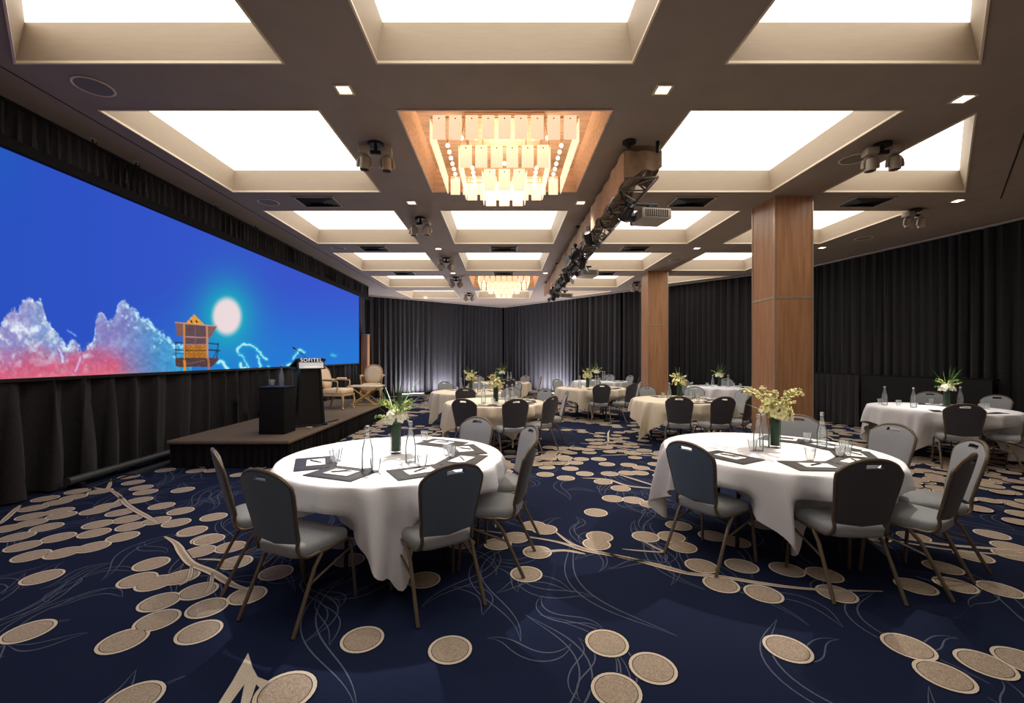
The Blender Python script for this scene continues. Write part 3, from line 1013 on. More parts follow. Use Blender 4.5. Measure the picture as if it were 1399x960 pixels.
# cables draped under the truss
w = MB()
rt = random.Random(3)
for k in range(16):
    ya = YA + 0.4 + k * 0.56
    w.tube(catmull([(X0 + 0.05, ya, Z0), (X0 + 0.12, ya + 0.1, Z0 - 0.05 - rt.random() * 0.06), (X1 - 0.12, ya + 0.3, Z0 - 0.03 - rt.random() * 0.06), (X1 - 0.04, ya + 0.42, Z0)], 5), 0.012, 6)
w.build('cable', M_bplastic, t, smooth=True)
# stage lights hung below
s0 = None
for i, (y, x, rz) in enumerate(((5.75, 1.62, 0.3), (7.0, 1.35, -0.5), (8.1, 1.32, 0.5), (8.9, 1.6, 0.1), (9.25, 1.45, 0.8), (10.5, 1.5, -0.4), (11.2, 1.55, 0.5), (12.0, 1.5, 0.2), (13.0, 1.45, -0.6), (13.9, 1.6, 0.4))):
    lab = 'black stage lamp clamped under the truss, ' + ('by the first projector', 'beside the large chandelier', 'chandelier flank midway', 'before the dark lamp cluster', 'first of the dark cluster', 'beside the second projector', 'just past the second projector', 'third from the tail', 'second from the tail', 'at the tail end')[i]
    z = Z0 - 0.02
    if s0 is None:
        s0 = thing('truss_spotlight', lab, 'stage light', (x, y, z), rz, 'black stage lamps on the truss')
        w = MB(); w.tube([(0, 0, 0.04), (0, 0, -0.03)], 0.02, 8); w.rbox(-0.03, 0.03, -0.02, 0.02, 0.0, 0.06, 0.005); w.build('clamp', M_blackm, s0)
        w = MB(); w.tube([(-0.09, 0, -0.14), (-0.09, 0, -0.04), (0.09, 0, -0.04), (0.09, 0, -0.14)], 0.008, 6); w.build('yoke', M_blackm, s0)
        w = MB()
        Mx = Matrix.Rotation(0.9, 4, 'X')
        prof = [(0.0, 0.10), (0.05, 0.10), (0.065, 0.07), (0.07, -0.08), (0.085, -0.09), (0.085, -0.10), (0.06, -0.10), (0.055, -0.06), (0, -0.05)]
        tmp = MB(); tmp.lathe(prof, 16)
        w.add([Mx @ Vector(p) + Vector((0, 0, -0.13)) for p in tmp.v], tmp.f)
        w.build('can', M_bplastic, s0, smooth=True)
        w = MB()
        for sg in (-1, 1):
            w.add([Mx @ Vector(p) + Vector((0, 0, -0.13)) for p in ((sg * 0.09, -0.07, -0.1), (sg * 0.09, 0.07, -0.1), (sg * 0.15, 0.07, -0.18), (sg * 0.15, -0.07, -0.18))], [(0, 1, 2, 3)])
        w.build('barn_door', M_bplastic, s0)
    else:
        dup(s0, (x, y, z), rz, lab)


def projector(x, y, lab, sc_=1.0):
    t = thing('projector', lab, 'projector', (x, y, 3.5), math.radians(8), 'projectors on the truss')
    w = MB(); w.rbox(-0.21, 0.21, -0.2, 0.2, -0.07, 0.07, 0.02); w.build('casing', M_proj, t, smooth=True)
    w = MB()
    w.box(-0.16, 0.16, -0.204, -0.2, -0.045, 0.045)
    w.build('vent_panel', M_grille, t)
    w = MB()
    for k in range(11):
        w.box(-0.15 + k * 0.03, -0.14 + k * 0.03, -0.210, -0.203, -0.04, 0.04)
    w.build('fin', M_proj, t)
    w = MB(); w.tube([(-0.21, 0.03, 0), (-0.27, 0.03, 0), (-0.275, 0.03, 0)], [0.055, 0.05, 0.03], 16); w.build('lens', M_bplastic, t, smooth=True)
    w = MB(); w.box(-0.03, 0.03, -0.03, 0.03, 0.07, 0.17); w.tube([(-0.35, 0, 0.17), (0.1, 0, 0.17)], 0.02, 8); w.build('bracket', M_blackm, t)
projector(2.0, 6.0, 'off-white projector hung on the truss head, above the big pillar table')
projector(1.92, 10.1, 'off-white projector hung midway along the truss')
projector(1.92, 13.8, 'off-white projector hung at the truss tail by the back curtain')


# twin spotlights
def twin():
    t = thing('twin_spotlight', '', 'ceiling spotlight', (0, 0, H), 0, 'twin-head spotlights on the ceiling')
    w = MB(); w.lathe([(0, -0.03), (0.09, -0.03), (0.09, -0.001)], 16); w.tube([(0, 0, -0.03), (0, 0, -0.10)], 0.02, 8); w.rbox(-0.1, 0.1, -0.02, 0.02, -0.12, -0.08, 0.005)
    w.build('mount', M_blackm, t)
    for s in (-1, 1):
        w = MB(); w.rbox(s * 0.12 - 0.06, s * 0.12 + 0.06, -0.07, 0.07, -0.13, -0.05, 0.012); w.build('driver_box', M_head, t, smooth=True)
        w = MB()
        pts = []
        for k in range(9):
            a = PI * k / 8
            pts.append((s * 0.12 + 0.075 * math.cos(a), 0, -0.23 + 0.085 * math.sin(a)))
        pts = [(pts[0][0], 0, -0.27)] + pts + [(pts[-1][0], 0, -0.27)]
        w.tube(pts, 0.018, 6)
        y_ = w.build('yoke', M_head, t, smooth=True)
        w = MB(); w.lathe([(0.0, -0.17), (0.05, -0.17), (0.056, -0.19), (0.056, -0.30), (0.050, -0.305), (0.046, -0.27), (0, -0.26)], 18, (s * 0.12, 0, 0))
        h_ = w.build('head', M_head, t, smooth=True)
        w = MB(); w.lathe([(0.047, -0.292), (0.0, -0.285)], 18, (s * 0.12, 0, 0)); w.build('lens', M_bplastic, h_)
    return t


tw0 = twin()
TW = ((-1.44, 4.95, 'above the stage-corner table', 0.15), (-1.44, 7.6, 'beside the third row coffer', -0.2), (-1.4, 10.7, 'beside the fourth row vent', 0.3), (-1.44, 13.3, 'by the small chandelier', 0.0), (-1.3, 16.6, 'over the back uplights', 0.2),
      (4.27, 4.95, 'against the triangular coffer', -0.2), (6.7, 7.15, 'by the side curtain', 0.1), (4.3, 14.2, 'behind the slim far pillar', 0.0), (1.9, 15.9, 'past the truss tail', 0.1))
for i, (x, y, s, rz) in enumerate(TW):
    lab = 'twin-head ceiling spotlight ' + s
    if i == 0:
        tw0.location = (x, y, H); tw0.rotation_euler.z = rz; tw0['label'] = lab
    else:
        dup(tw0, (x, y, H), rz, lab)


# ------------------------------------------------------------------ chairs
def back_profile(v):      # half width up the back
    return np.interp(v, [0, 0.15, 0.35, 0.6, 0.78, 0.88, 0.95, 1.0], [0.170, 0.172, 0.180, 0.192, 0.200, 0.201, 0.196, 0.176])


def back_pt(u, v, off=0.0):
    hw = back_profile(v)
    zt = 0.932 - 0.058 * abs(u) ** 2.4
    zb = 0.50 - 0.012 * (1 - abs(u) ** 2)
    z = zb + (zt - zb) * v
    x = u * hw
    y = -0.185 - (z - 0.45) * 0.25 + 0.03 * (abs(x) / 0.22) ** 2 + off
    return (x, y, z)


def chair(fab, seatm, frontm, label):
    t = thing('banquet_chair', label, 'chair', (0, 0, 0), 0, 'banquet chairs')
    us = [-1, -0.93, -0.8, -0.62, -0.45, -0.3, -0.1, 0.1, 0.3, 0.45, 0.62, 0.8, 0.93, 1]
    vs_ = [0, 0.06, 0.18, 0.32, 0.46, 0.6, 0.72, 0.82, 0.895, 0.955, 1.0]
    hole = {(5, 8), (6, 8), (7, 8)}
    nu, nv = len(us), len(vs_)
    m = MB()
    V_, F_, MI = [], [], []
    for side in (0, 1):
        for i, u in enumerate(us):
            for j, v in enumerate(vs_):
                bul = (1 - abs(u) ** 4) * (1 - abs(2 * v - 1) ** 4)
                off = (0.012 + 0.018 * bul) if side else -(0.012 + 0.006 * bul)
                V_.append(back_pt(u, v, off))
    N = nu * nv
    for i in range(nu - 1):
        for j in range(nv - 1):
            a, b, c, d = i * nv + j, (i + 1) * nv + j, (i + 1) * nv + j + 1, i * nv + j + 1
            if (i, j) in hole:
                for (p, q, nb_) in ((a, b, (i, j - 1)), (b, c, (i + 1, j)), (c, d, (i, j + 1)), (d, a, (i - 1, j))):
                    if nb_ not in hole:
                        F_.append((p, q, q + N, p + N)); MI.append(0)
                continue
            F_.append((a, b, c, d)); MI.append(0)
            F_.append((d + N, c + N, b + N, a + N)); MI.append(1)
    rim = [(i, 0) for i in range(nu)] + [(nu - 1, j) for j in range(1, nv)] + [(i, nv - 1) for i in range(nu - 2, -1, -1)] + [(0, j) for j in range(nv - 2, 0, -1)]
    for k in range(len(rim)):
        (i, j), (i2, j2) = rim[k], rim[(k + 1) % len(rim)]
        a, b = i * nv + j, i2 * nv + j2
        F_.append((a, b, b + N, a + N)); MI.append(0)
    m.v, m.f, m.m = V_, F_, MI
    m.build('backrest', [fab, frontm], t, smooth=True, angle=60)
    # back frame tube round the panel, down to the side rails
    pts = [(0.205, -0.06, 0.405), (0.192, -0.13, 0.40), (0.178, -0.17, 0.425), (0.170, -0.185, 0.47)]
    pts += [back_pt(1.03, v) for v in (0.05, 0.2, 0.4, 0.6, 0.75, 0.86, 0.93, 0.985)]
    top = [back_pt(u, 1.02) for u in (0.92, 0.75, 0.5, 0.25, 0.0)]
    pts = pts + top + [(-p[0], p[1], p[2]) for p in pts[::-1] + top[::-1][1:]][0:0]
    left = [(-p[0], p[1], p[2]) for p in reversed(pts[:-1])]
    m = MB(); m.tube(catmull(pts + left, 3), 0.012, 8)
    m.build('back_frame', M_frame, t, smooth=True)
    m = MB(); m.tube([back_pt(-0.98, 0.0), back_pt(0, -0.01), back_pt(0.98, 0.0)], 0.009, 8); m.build('lower_rail', M_frame, t, smooth=True)
    # seat
    def outl(sx, n=44):
        pts = []
        for k in range(n):
            a = 2 * PI * k / n
            c, s = math.cos(a), math.sin(a)
            e = 0.42
            x = math.copysign(abs(c) ** e, c); y = math.copysign(abs(s) ** e, s)
            wdt = 0.215 + 0.018 * y
            pts.append((x * wdt * sx, 0.015 + y * 0.205 * sx))
        return pts
    m = MB()
    prof = [(0.93, 0.395), (0.985, 0.402), (1.0, 0.42), (1.0, 0.445), (0.965, 0.463), (0.88, 0.474), (0.65, 0.482), (0.35, 0.486), (0.02, 0.487)]
    vv, ff = [], []
    n = 44
    for s, z in prof:
        vv += [(p[0], p[1], z - (0.012 if p[1] > 0.19 * s and s > 0.8 else 0)) for p in outl(s)]
    for i in range(len(prof) - 1):
        for k in range(n):
            a, b = i * n + k, i * n + (k + 1) % n
            ff.append((a, b, b + n, a + n))
    ff.append(tuple(range(n - 1, -1, -1)))
    ff.append(tuple(range((len(prof) - 1) * n, len(prof) * n)))
    m.add(vv, ff)
    m.build('seat', seatm, t, smooth=True, angle=60)
    # frame
    for s in (-1, 1):
        m = MB()
        m.tube(catmull([(s * 0.232, 0.235, 0.0), (s * 0.222, 0.215, 0.25), (s * 0.218, 0.205, 0.36), (s * 0.216, 0.175, 0.40), (s * 0.215, 0.13, 0.405)], 4), [0.0115] * 16 + [0.0115], 8)
        m.build('leg', M_frame, t, smooth=True)
        m = MB()
        m.tube([(s * 0.212, -0.04, 0.395), (s * 0.216, -0.10, 0.33), (s * 0.226, -0.265, 0.0)], 0.0125, 8)
        m.build('leg', M_frame, t, smooth=True)
        m = MB()
        m.tube([(s * 0.215, 0.14, 0.405), (s * 0.213, 0.0, 0.40), (s * 0.206, -0.07, 0.402)], 0.0115, 8)
        m.build('side_rail', M_frame, t, smooth=True)
        m = MB()
        m.tube([(s * 0.219, 0.205, 0.335), (s * 0.222, -0.14, 0.25)], 0.008, 6)
        m.build('side_stretcher', M_frame, t, smooth=True)
    m = MB(); m.tube([(-0.216, 0.17, 0.39), (0.216, 0.17, 0.39)], 0.009, 6); m.tube([(-0.212, -0.05, 0.385), (0.212, -0.05, 0.385)], 0.009, 6)
    m.build('seat_frame', M_frame, t, smooth=True)
    return t


CH1 = chair(M_fabric_lit, M_seat, M_front, '')
CH2 = chair(M_fabric_shade, M_seat, M_front, '')
used = {id(CH1): False, id(CH2): False}


def place(proto, x, y, rz, label, group):
    if not used[id(proto)]:
        used[id(proto)] = True
        proto.location = (x, y, 0.003); proto.rotation_euler.z = rz; proto['label'] = label; proto['group'] = group
        return proto
    return dup(proto, (x, y, 0.003), rz, label, group)


# ------------------------------------------------------------------ tables
TZ = 0.765


def cloth_mesh(seed, corner, seats, loose, half=1.165, rad=0.905):
    rr = random.Random(seed)
    n = 216
    ph = [rr.uniform(0, 6.28) for _ in range(8)]
    rings = [0.0, 0.3, 0.6, 0.8, 0.87, 0.893]
    vs, fs = [], []
    tt_ = [0.0, 0.02, 0.07, 0.15, 0.26, 0.38, 0.5, 0.62, 0.74, 0.87, 1.0]
    for r in rings:
        for k in range(n):
            a = 2 * PI * k / n
            vs.append((r * math.cos(a), r * math.sin(a), TZ))
    for q, t in enumerate(tt_):
        for k in range(n):
            a = 2 * PI * k / n
            b = (a - corner) % (PI / 2)
            b = min(b, PI / 2 - b)                       # 0 at a corner of the cloth
            reach = half / math.cos(PI / 4 - b)
            dl = min(reach - rad, 0.69)
            near = math.exp(-(b / 0.30) ** 2)
            g = 16 * a + ph[0] + 1.3 * math.sin(2 * a + ph[1]) + 0.8 * math.sin(5 * a + ph[4])
            f = math.sin(g)
            f = math.copysign(abs(f) ** 0.7, f) * (0.6 + 0.4 * math.sin(3 * a + ph[3])) + 0.3 * math.sin(23 * a + ph[2])
            f2 = math.sin(26 * b + ph[5]) * near
            rr_ = rad + 0.008 * min(1, t * 14) + (t ** 0.6) * (0.034 + 0.062 * f + 0.05 * f2 + 0.02 * near)
            ang = a + t * 0.05 * math.cos(g) + (-1 if ((a - corner) % (PI / 2)) < PI / 4 else 1) * near * t * 0.09 * min(1, b * 8)
            z = TZ - 0.004 - dl * t if q else TZ - 0.003
            # chairs pushed in under the table press the cloth inwards
            for (sa, sd_) in [q[:2] for q in seats]:
                da = (ang - math.radians(sa) + PI) % (2 * PI) - PI
                if abs(da) > 0.8:
                    continue
                lx = abs(math.sin(da)) * rr_
                wgt = (1 - loose * near) * min(1, max(0, (0.36 - lx) / 0.10)) * min(1, max(0, (0.60 - z) / 0.09))
                lim = (sd_ - 0.275) / max(0.7, math.cos(da))
                if wgt > 0 and lim < rr_:
                    rr_ = rr_ + (lim - rr_) * wgt
            vs.append((rr_ * math.cos(ang), rr_ * math.sin(ang), z))
    rows = len(rings) + len(tt_)
    for q in range(rows - 1):
        for k in range(n):
            a, b = q * n + k, q * n + (k + 1) % n
            fs.append((a, b, b + n, a + n))
    return MB().add(vs, fs)


def table_proto():
    t = thing('round_table', '', 'table', (0, 0, 0), 0, 'round banquet tables')
    w = MB(); w.lathe([(0, 0.735), (0.89, 0.735), (0.895, 0.74), (0.895, 0.755), (0.89, 0.76), (0, 0.76)], 64); w.build('tabletop', M_gilt, t, smooth=True)
    for sx in (-1, 1):
        for sy in (-1, 1):
            w = MB(); w.tube([(sx * 0.40, sy * 0.34, 0.735), (sx * 0.42, sy * 0.36, 0.0)], 0.016, 8); w.build('leg', M_blackm, t, smooth=True)
        w = MB(); w.tube([(sx * 0.41, -0.35, 0.45), (sx * 0.41, 0.35, 0.45)], 0.012, 8); w.build('crossbar', M_blackm, t, smooth=True)
    return t


TBL = [  # name, x, y, cloth corner deg, warm, [(angle, dist, lit/shaded fabric tone)]
    ('stage-corner table', -0.92, 3.70, 286, 0, [(247, .96, 1), (206, .98, 1, 0.17), (301.5, .90, 1), (344, .90, 2, 0.03), (21, .98, 1, -0.05), (58, .93, 1)]),
    ('table fronting the big pillar', 2.40, 3.95, 254, 0, [(210.5, .87, 1), (268, .86, 2), (308, .95, 2, -0.12), (338, 1.10, 2), (12, 1.12, 2), (47, 1.02, 2)]),
    ('table behind the stage-corner table', -0.16, 8.1, 203, 1, [(250, 1.08, 2), (285, 1.08, 2), (320, .98, 2), (4, 1.05, 2, -0.1), (38, 1.0, 1), (75, 1.0, 2)]),
    ('table off the far stage end', -0.80, 10.5, 215, 1, [(270, 1.0, 2), (127, .95, 2), (88, 1.0, 2), (22, 1.0, 2)]),
    ('table below the mid back curtain', -0.05, 14.3, 300, 1, [(278, 1.1, 2), (50, 1.0, 2), (8, 1.0, 2), (130, 1.05, 2)]),
    ('table in front of the slim pillar', 2.33, 11.74, 262, 1, [(270, 1.05, 2), (308, 1.05, 2), (351, 1.0, 2), (130, .95, 2), (75, .95, 2)]),
    ('table squeezed against back curtain', 3.30, 15.0, 200, 0, [(20, .95, 2), (62, .95, 1), (340, 1.0, 2)]),
    ('table between the two pillars', 3.45, 8.55, 207, 1, [(247, 1.15, 2), (276, 1.12, 2), (312, 1.0, 2), (5, 1.0, 2), (55, .95, 2), (103, .95, 2)]),
    ('table behind the big pillar', 6.05, 12.1, 215, 0, [(322, 1.05, 2), (60, .9, 1), (120, 1.0, 2), (8, 1.05, 1)]),
    ('table beside the draped counter', 7.08, 7.15, 209, 0, [(237, 1.0, 2), (279, .95, 2), (50, 1.05, 1), (13, 1.05, 1)]),
]
SIDES = ['curtain side', 'curtain side, rearward', 'rear side, curtainward', 'rear side', 'rear side, screenward', 'screen side, rearward',
         'screen side', 'screen side, frontward', 'front side, screenward', 'front side', 'front side, curtainward', 'curtain side, frontward']


def sides_for(seats):
    out, used_ = [], {}
    for s in seats:
        k = int(((s[0] + 15) % 360) // 30)
        if k in used_:
            for d in (1, -1, 2, -2, 3):
                if (k + d) % 12 not in used_:
                    k = (k + d) % 12
                    break
        used_[k] = 1
        out.append(SIDES[k])
    return out


tp = table_proto()

# tableware prototypes
def pad_proto():
    w = MB(); w.rbox(-0.21, 0.21, -0.15, 0.15, 0.0, 0.006, 0.002, seg=1)
    w.box(-0.19, 0.19, -0.13, 0.13, 0.0055, 0.0068)
    return w.build('desk_pad', M_leather)
def note_proto():
    w = MB(); w.box(-0.105, 0.105, -0.074, 0.074, 0.0, 0.004); w.box(-0.105, 0.105, 0.06, 0.074, 0.004, 0.0046, 1)
    return w.build('notepad', [M_paper, M_seam])
def pen_proto():
    t = thing('pen', '', 'pen')
    w = MB(); w.tube([(-0.065, 0, 0.005), (0.04, 0, 0.005)], 0.0045, 8); w.tube([(-0.075, 0, 0.005), (-0.065, 0, 0.005)], [0.001, 0.0045], 8); w.build('barrel', M_bplastic, t, smooth=True)
    w = MB(); w.tube([(0.04, 0, 0.005), (0.068, 0, 0.005)], 0.005, 8); w.box(0.02, 0.065, -0.001, 0.001, 0.009, 0.011); w.build('clip', M_cap, t)
    return t
def glass_proto():
    w = MB(); w.lathe([(0, 0.002), (0.022, 0.002), (0.024, 0.006), (0.034, 0.05), (0.039, 0.10), (0.0375, 0.10), (0.032, 0.05), (0.021, 0.012), (0, 0.010)], 20)
    return w.build('tumbler', M_glass, smooth=True)
def bottle_proto():
    t = thing('water_bottle', '', 'bottle')
    w = MB(); w.lathe([(0, 0.001), (0.038, 0.001), (0.041, 0.008), (0.041, 0.12), (0.036, 0.17), (0.022, 0.23), (0.0145, 0.265), (0.0145, 0.305)], 20); w.build('glass_body', M_glass, t, smooth=True)
    w = MB(); w.lathe([(0, 0.006), (0.036, 0.008), (0.038, 0.12), (0.033, 0.165), (0.02, 0.22), (0, 0.221)], 20); w.build('water_fill', M_water, t, smooth=True)
    w = MB(); w.lathe([(0.0155, 0.298), (0.0165, 0.30), (0.0165, 0.322), (0.012, 0.327), (0, 0.327)], 16); w.build('cap', M_cap, t, smooth=True)
    return t
def vase_proto():
    t = thing('vase', '', 'vase')
    w = MB(); w.lathe([(0, 0.002), (0.044, 0.002), (0.046, 0.005), (0.046, 0.27), (0.0435, 0.27), (0.0435, 0.02), (0, 0.018)], 28); w.build('glass_body', M_vglass, t, smooth=True)
    w = MB(); w.lathe([(0, 0.022), (0.0405, 0.022), (0.0415, 0.15), (0.0405, 0.258), (0, 0.25)], 28); w.build('leaf_lining', M_vgreen, t, smooth=True)
    return t


def blossom_mesh(m1, r=0.034):
    w = MB()
    for k in range(5):
        a = 2 * PI * k / 5
        Mx = Matrix.Rotation(a, 4, 'Z') @ Matrix.Rotation(-0.45, 4, 'Y')
        g = []
        for i in range(5):
            tt2 = i / 4
            wd = 0.62 * math.sin(PI * (0.12 + 0.83 * tt2)) * r
            for s in (-1, 0, 1):
                g.append(Mx @ Vector((tt2 * r * 1.25, s * wd, 0.006 * (1 - s * s) - 0.25 * r * tt2 * tt2)))
        w.add(g, [(i * 3 + j, (i + 1) * 3 + j, (i + 1) * 3 + j + 1, i * 3 + j + 1) for i in range(4) for j in range(2)], 0)
    w.ball((0, 0, 0.004), r * 0.22, 1, 6, 4)
    return w


def bouquet(kind, label):
    rr = random.Random(40 + kind)
    far = kind == 2
    kind = min(kind, 1)
    t = thing('flower_bouquet', label, 'flowers', (0, 0, 0), 0, 'table flower bouquets')
    Zr = 0.25
    petal = [M_white, M_yellow][kind]
    # long blades
    nb_ = 17 if kind == 0 else 14 if far else 8
    for k in range(nb_):
        a = rr.uniform(0, 2 * PI)
        lean = rr.uniform(0.02, 0.16) if k < nb_ * 0.65 else rr.uniform(0.2, 0.34)
        hgt = rr.uniform(0.30, 0.47) if kind == 0 else rr.uniform(0.24, 0.40) if far else rr.uniform(0.16, 0.34)
        wd = rr.uniform(0.004, 0.008)
        g = []
        side = Vector((-math.sin(a), math.cos(a), 0))
        for i in range(7):
            s = i / 6
            p = Vector((math.cos(a), math.sin(a), 0)) * (0.02 + lean * s ** 1.5) + Vector((0, 0, Zr + hgt * s - (0.05 * s * s if lean > 0.2 else 0)))
            ww = wd * (1 - s ** 2.5) + 0.0006
            g += [p - side * ww, p + Vector((math.cos(a), math.sin(a), 0)) * -ww * 0.4, p + side * ww]
        w = MB().add(g, [(i * 3 + j, (i + 1) * 3 + j, (i + 1) * 3 + j + 1, i * 3 + j + 1) for i in range(6) for j in range(2)])
        w.build('leaf_blade', M_leaf if k % 2 else M_leafd, t, smooth=True, angle=180)
    # blossoms round the rim
    bl = None
    nbl = 30 if kind == 0 else 30
    for k in range(nbl):
        a = 2 * PI * k * 0.618
        e = rr.uniform(0.1, 1.15) if kind == 0 else rr.uniform(0.0, 1.25)
        rad = (0.075 + 0.02 * rr.random()) if kind == 0 else (0.07 + 0.07 * rr.random())
        p = Vector((math.cos(a) * math.cos(e) * rad, math.sin(a) * math.cos(e) * rad, Zr + 0.035 + math.sin(e) * rad * (0.9 if kind == 0 else 1.1)))
        d = Vector((math.cos(a) * math.cos(e * 0.8), math.sin(a) * math.cos(e * 0.8), math.sin(e * 0.8)))
        if bl is None:
            o = blossom_mesh(0).build('blossom', [petal, M_core], t, smooth=True, angle=180)
            bl = o
        else:
            o = bl.copy(); C.objects.link(o); o.parent = t
        o.location = p
        o.rotation_euler = d.to_track_quat('Z', 'Y').to_euler()
    # arching sprays of buds
    ns = 9 if kind == 0 else 7 if far else 13
    for k in range(ns):
        a = 2 * PI * k / ns + rr.uniform(-0.3, 0.3)
        reach = rr.uniform(0.10, 0.22) if kind == 0 else (rr.uniform(0.08, 0.2) if far else rr.uniform(0.10, 0.33))
        up = rr.uniform(0.06, 0.26) if kind == 0 else rr.uniform(0.04, 0.30)
        pts = catmull([(math.cos(a) * 0.01, math.sin(a) * 0.01, Zr - 0.03), (math.cos(a) * reach * 0.3, math.sin(a) * reach * 0.3, Zr + up * 0.55),
                       (math.cos(a) * reach * 0.7, math.sin(a) * reach * 0.7, Zr + up * 0.9), (math.cos(a) * reach, math.sin(a) * reach, Zr + up)], 4)
        w = MB(); w.tube(pts, 0.0022, 5, 0)
        for i in range(4, len(pts)):
            for q in range(2):
                p = pts[i] + Vector((rr.uniform(-1, 1), rr.uniform(-1, 1), rr.uniform(-0.4, 1))) * (0.014 if kind == 0 else 0.02)
                if i < len(pts) - 3 or kind:
                    tmp = blossom_mesh(0, 0.012 if kind == 0 else 0.0135)
                    Mr = Matrix.Translation(p) @ Matrix.Rotation(rr.uniform(0, 6), 4, 'Z') @ Matrix.Rotation(rr.uniform(-1.2, 1.2), 4, 'X')
                    w.add([Mr @ Vector(x) for x in tmp.v], tmp.f, 1)
                else:
                    w.ball(p, 0.007, 2, 6, 4, (1, 1, 1.4))
        w.build('flower_spray', [M_leaf, mat('pale bud', rgb(206, 214, 128), 0.6, noise=0.1) if kind == 0 else petal, M_leaf], t, smooth=True)
    return t


P_pad, P_note, P_pen, P_glass, P_bot, P_vase = pad_proto(), note_proto(), pen_proto(), glass_proto(), bottle_proto(), vase_proto()
tag(P_pad, '', 'desk pad'); tag(P_note, '', 'notepad'); tag(P_glass, '', 'glass')
P_fl = [bouquet(0, ''), bouquet(1, ''), bouquet(2, '')]
first = set()


def put(proto, loc, rz, label, group):
    if proto.name not in first:
        first.add(proto.name)
        proto.location = loc; proto.rotation_euler.z = rz; proto['label'] = label; proto['group'] = group
        return proto
    return dup(proto, loc, rz, label, group)


DRESS = {  # table -> vase xy, bouquet kind, bottle xy list, extra glass xy list (world)
    0: ((-0.93, 3.79), 0, [on_floor(502, 642, TZ), on_floor(561, 632, TZ)], [on_floor(513, 645, TZ), on_floor(577, 639, TZ), on_floor(580, 602, TZ), on_floor(457, 632, TZ), on_floor(611, 622, TZ), on_floor(617, 625, TZ), on_floor(461, 629, TZ)]),
    1: ((2.49, 4.03), 1, [on_floor(1036, 616, TZ), on_floor(1044, 611, TZ), on_floor(1123, 612, TZ)], [on_floor(1107, 629, TZ), on_floor(1103, 605, TZ), on_floor(1148, 624, TZ), on_floor(1153, 617, TZ), on_floor(1028, 616, TZ), on_floor(1157, 622, TZ)]),
    9: ((7.37, 7.30), 0, [(6.55, 7.55), (6.72, 7.2), (7.75, 7.45)], [(7.5, 7.7), (6.6, 7.7), (7.45, 6.85), (7.6, 6.9), (6.7, 7.45)]),
}
VASE = {2: (-0.14, 7.95), 3: (-0.78, 10.45), 4: (-0.06, 14.3), 5: (2.24, 11.7), 6: (3.22, 15.2), 7: (3.45, 8.62), 8: (6.0, 12.2)}
KIND = {2: 2, 3: 2, 4: 0, 5: 2, 6: 0, 7: 2, 8: 0}
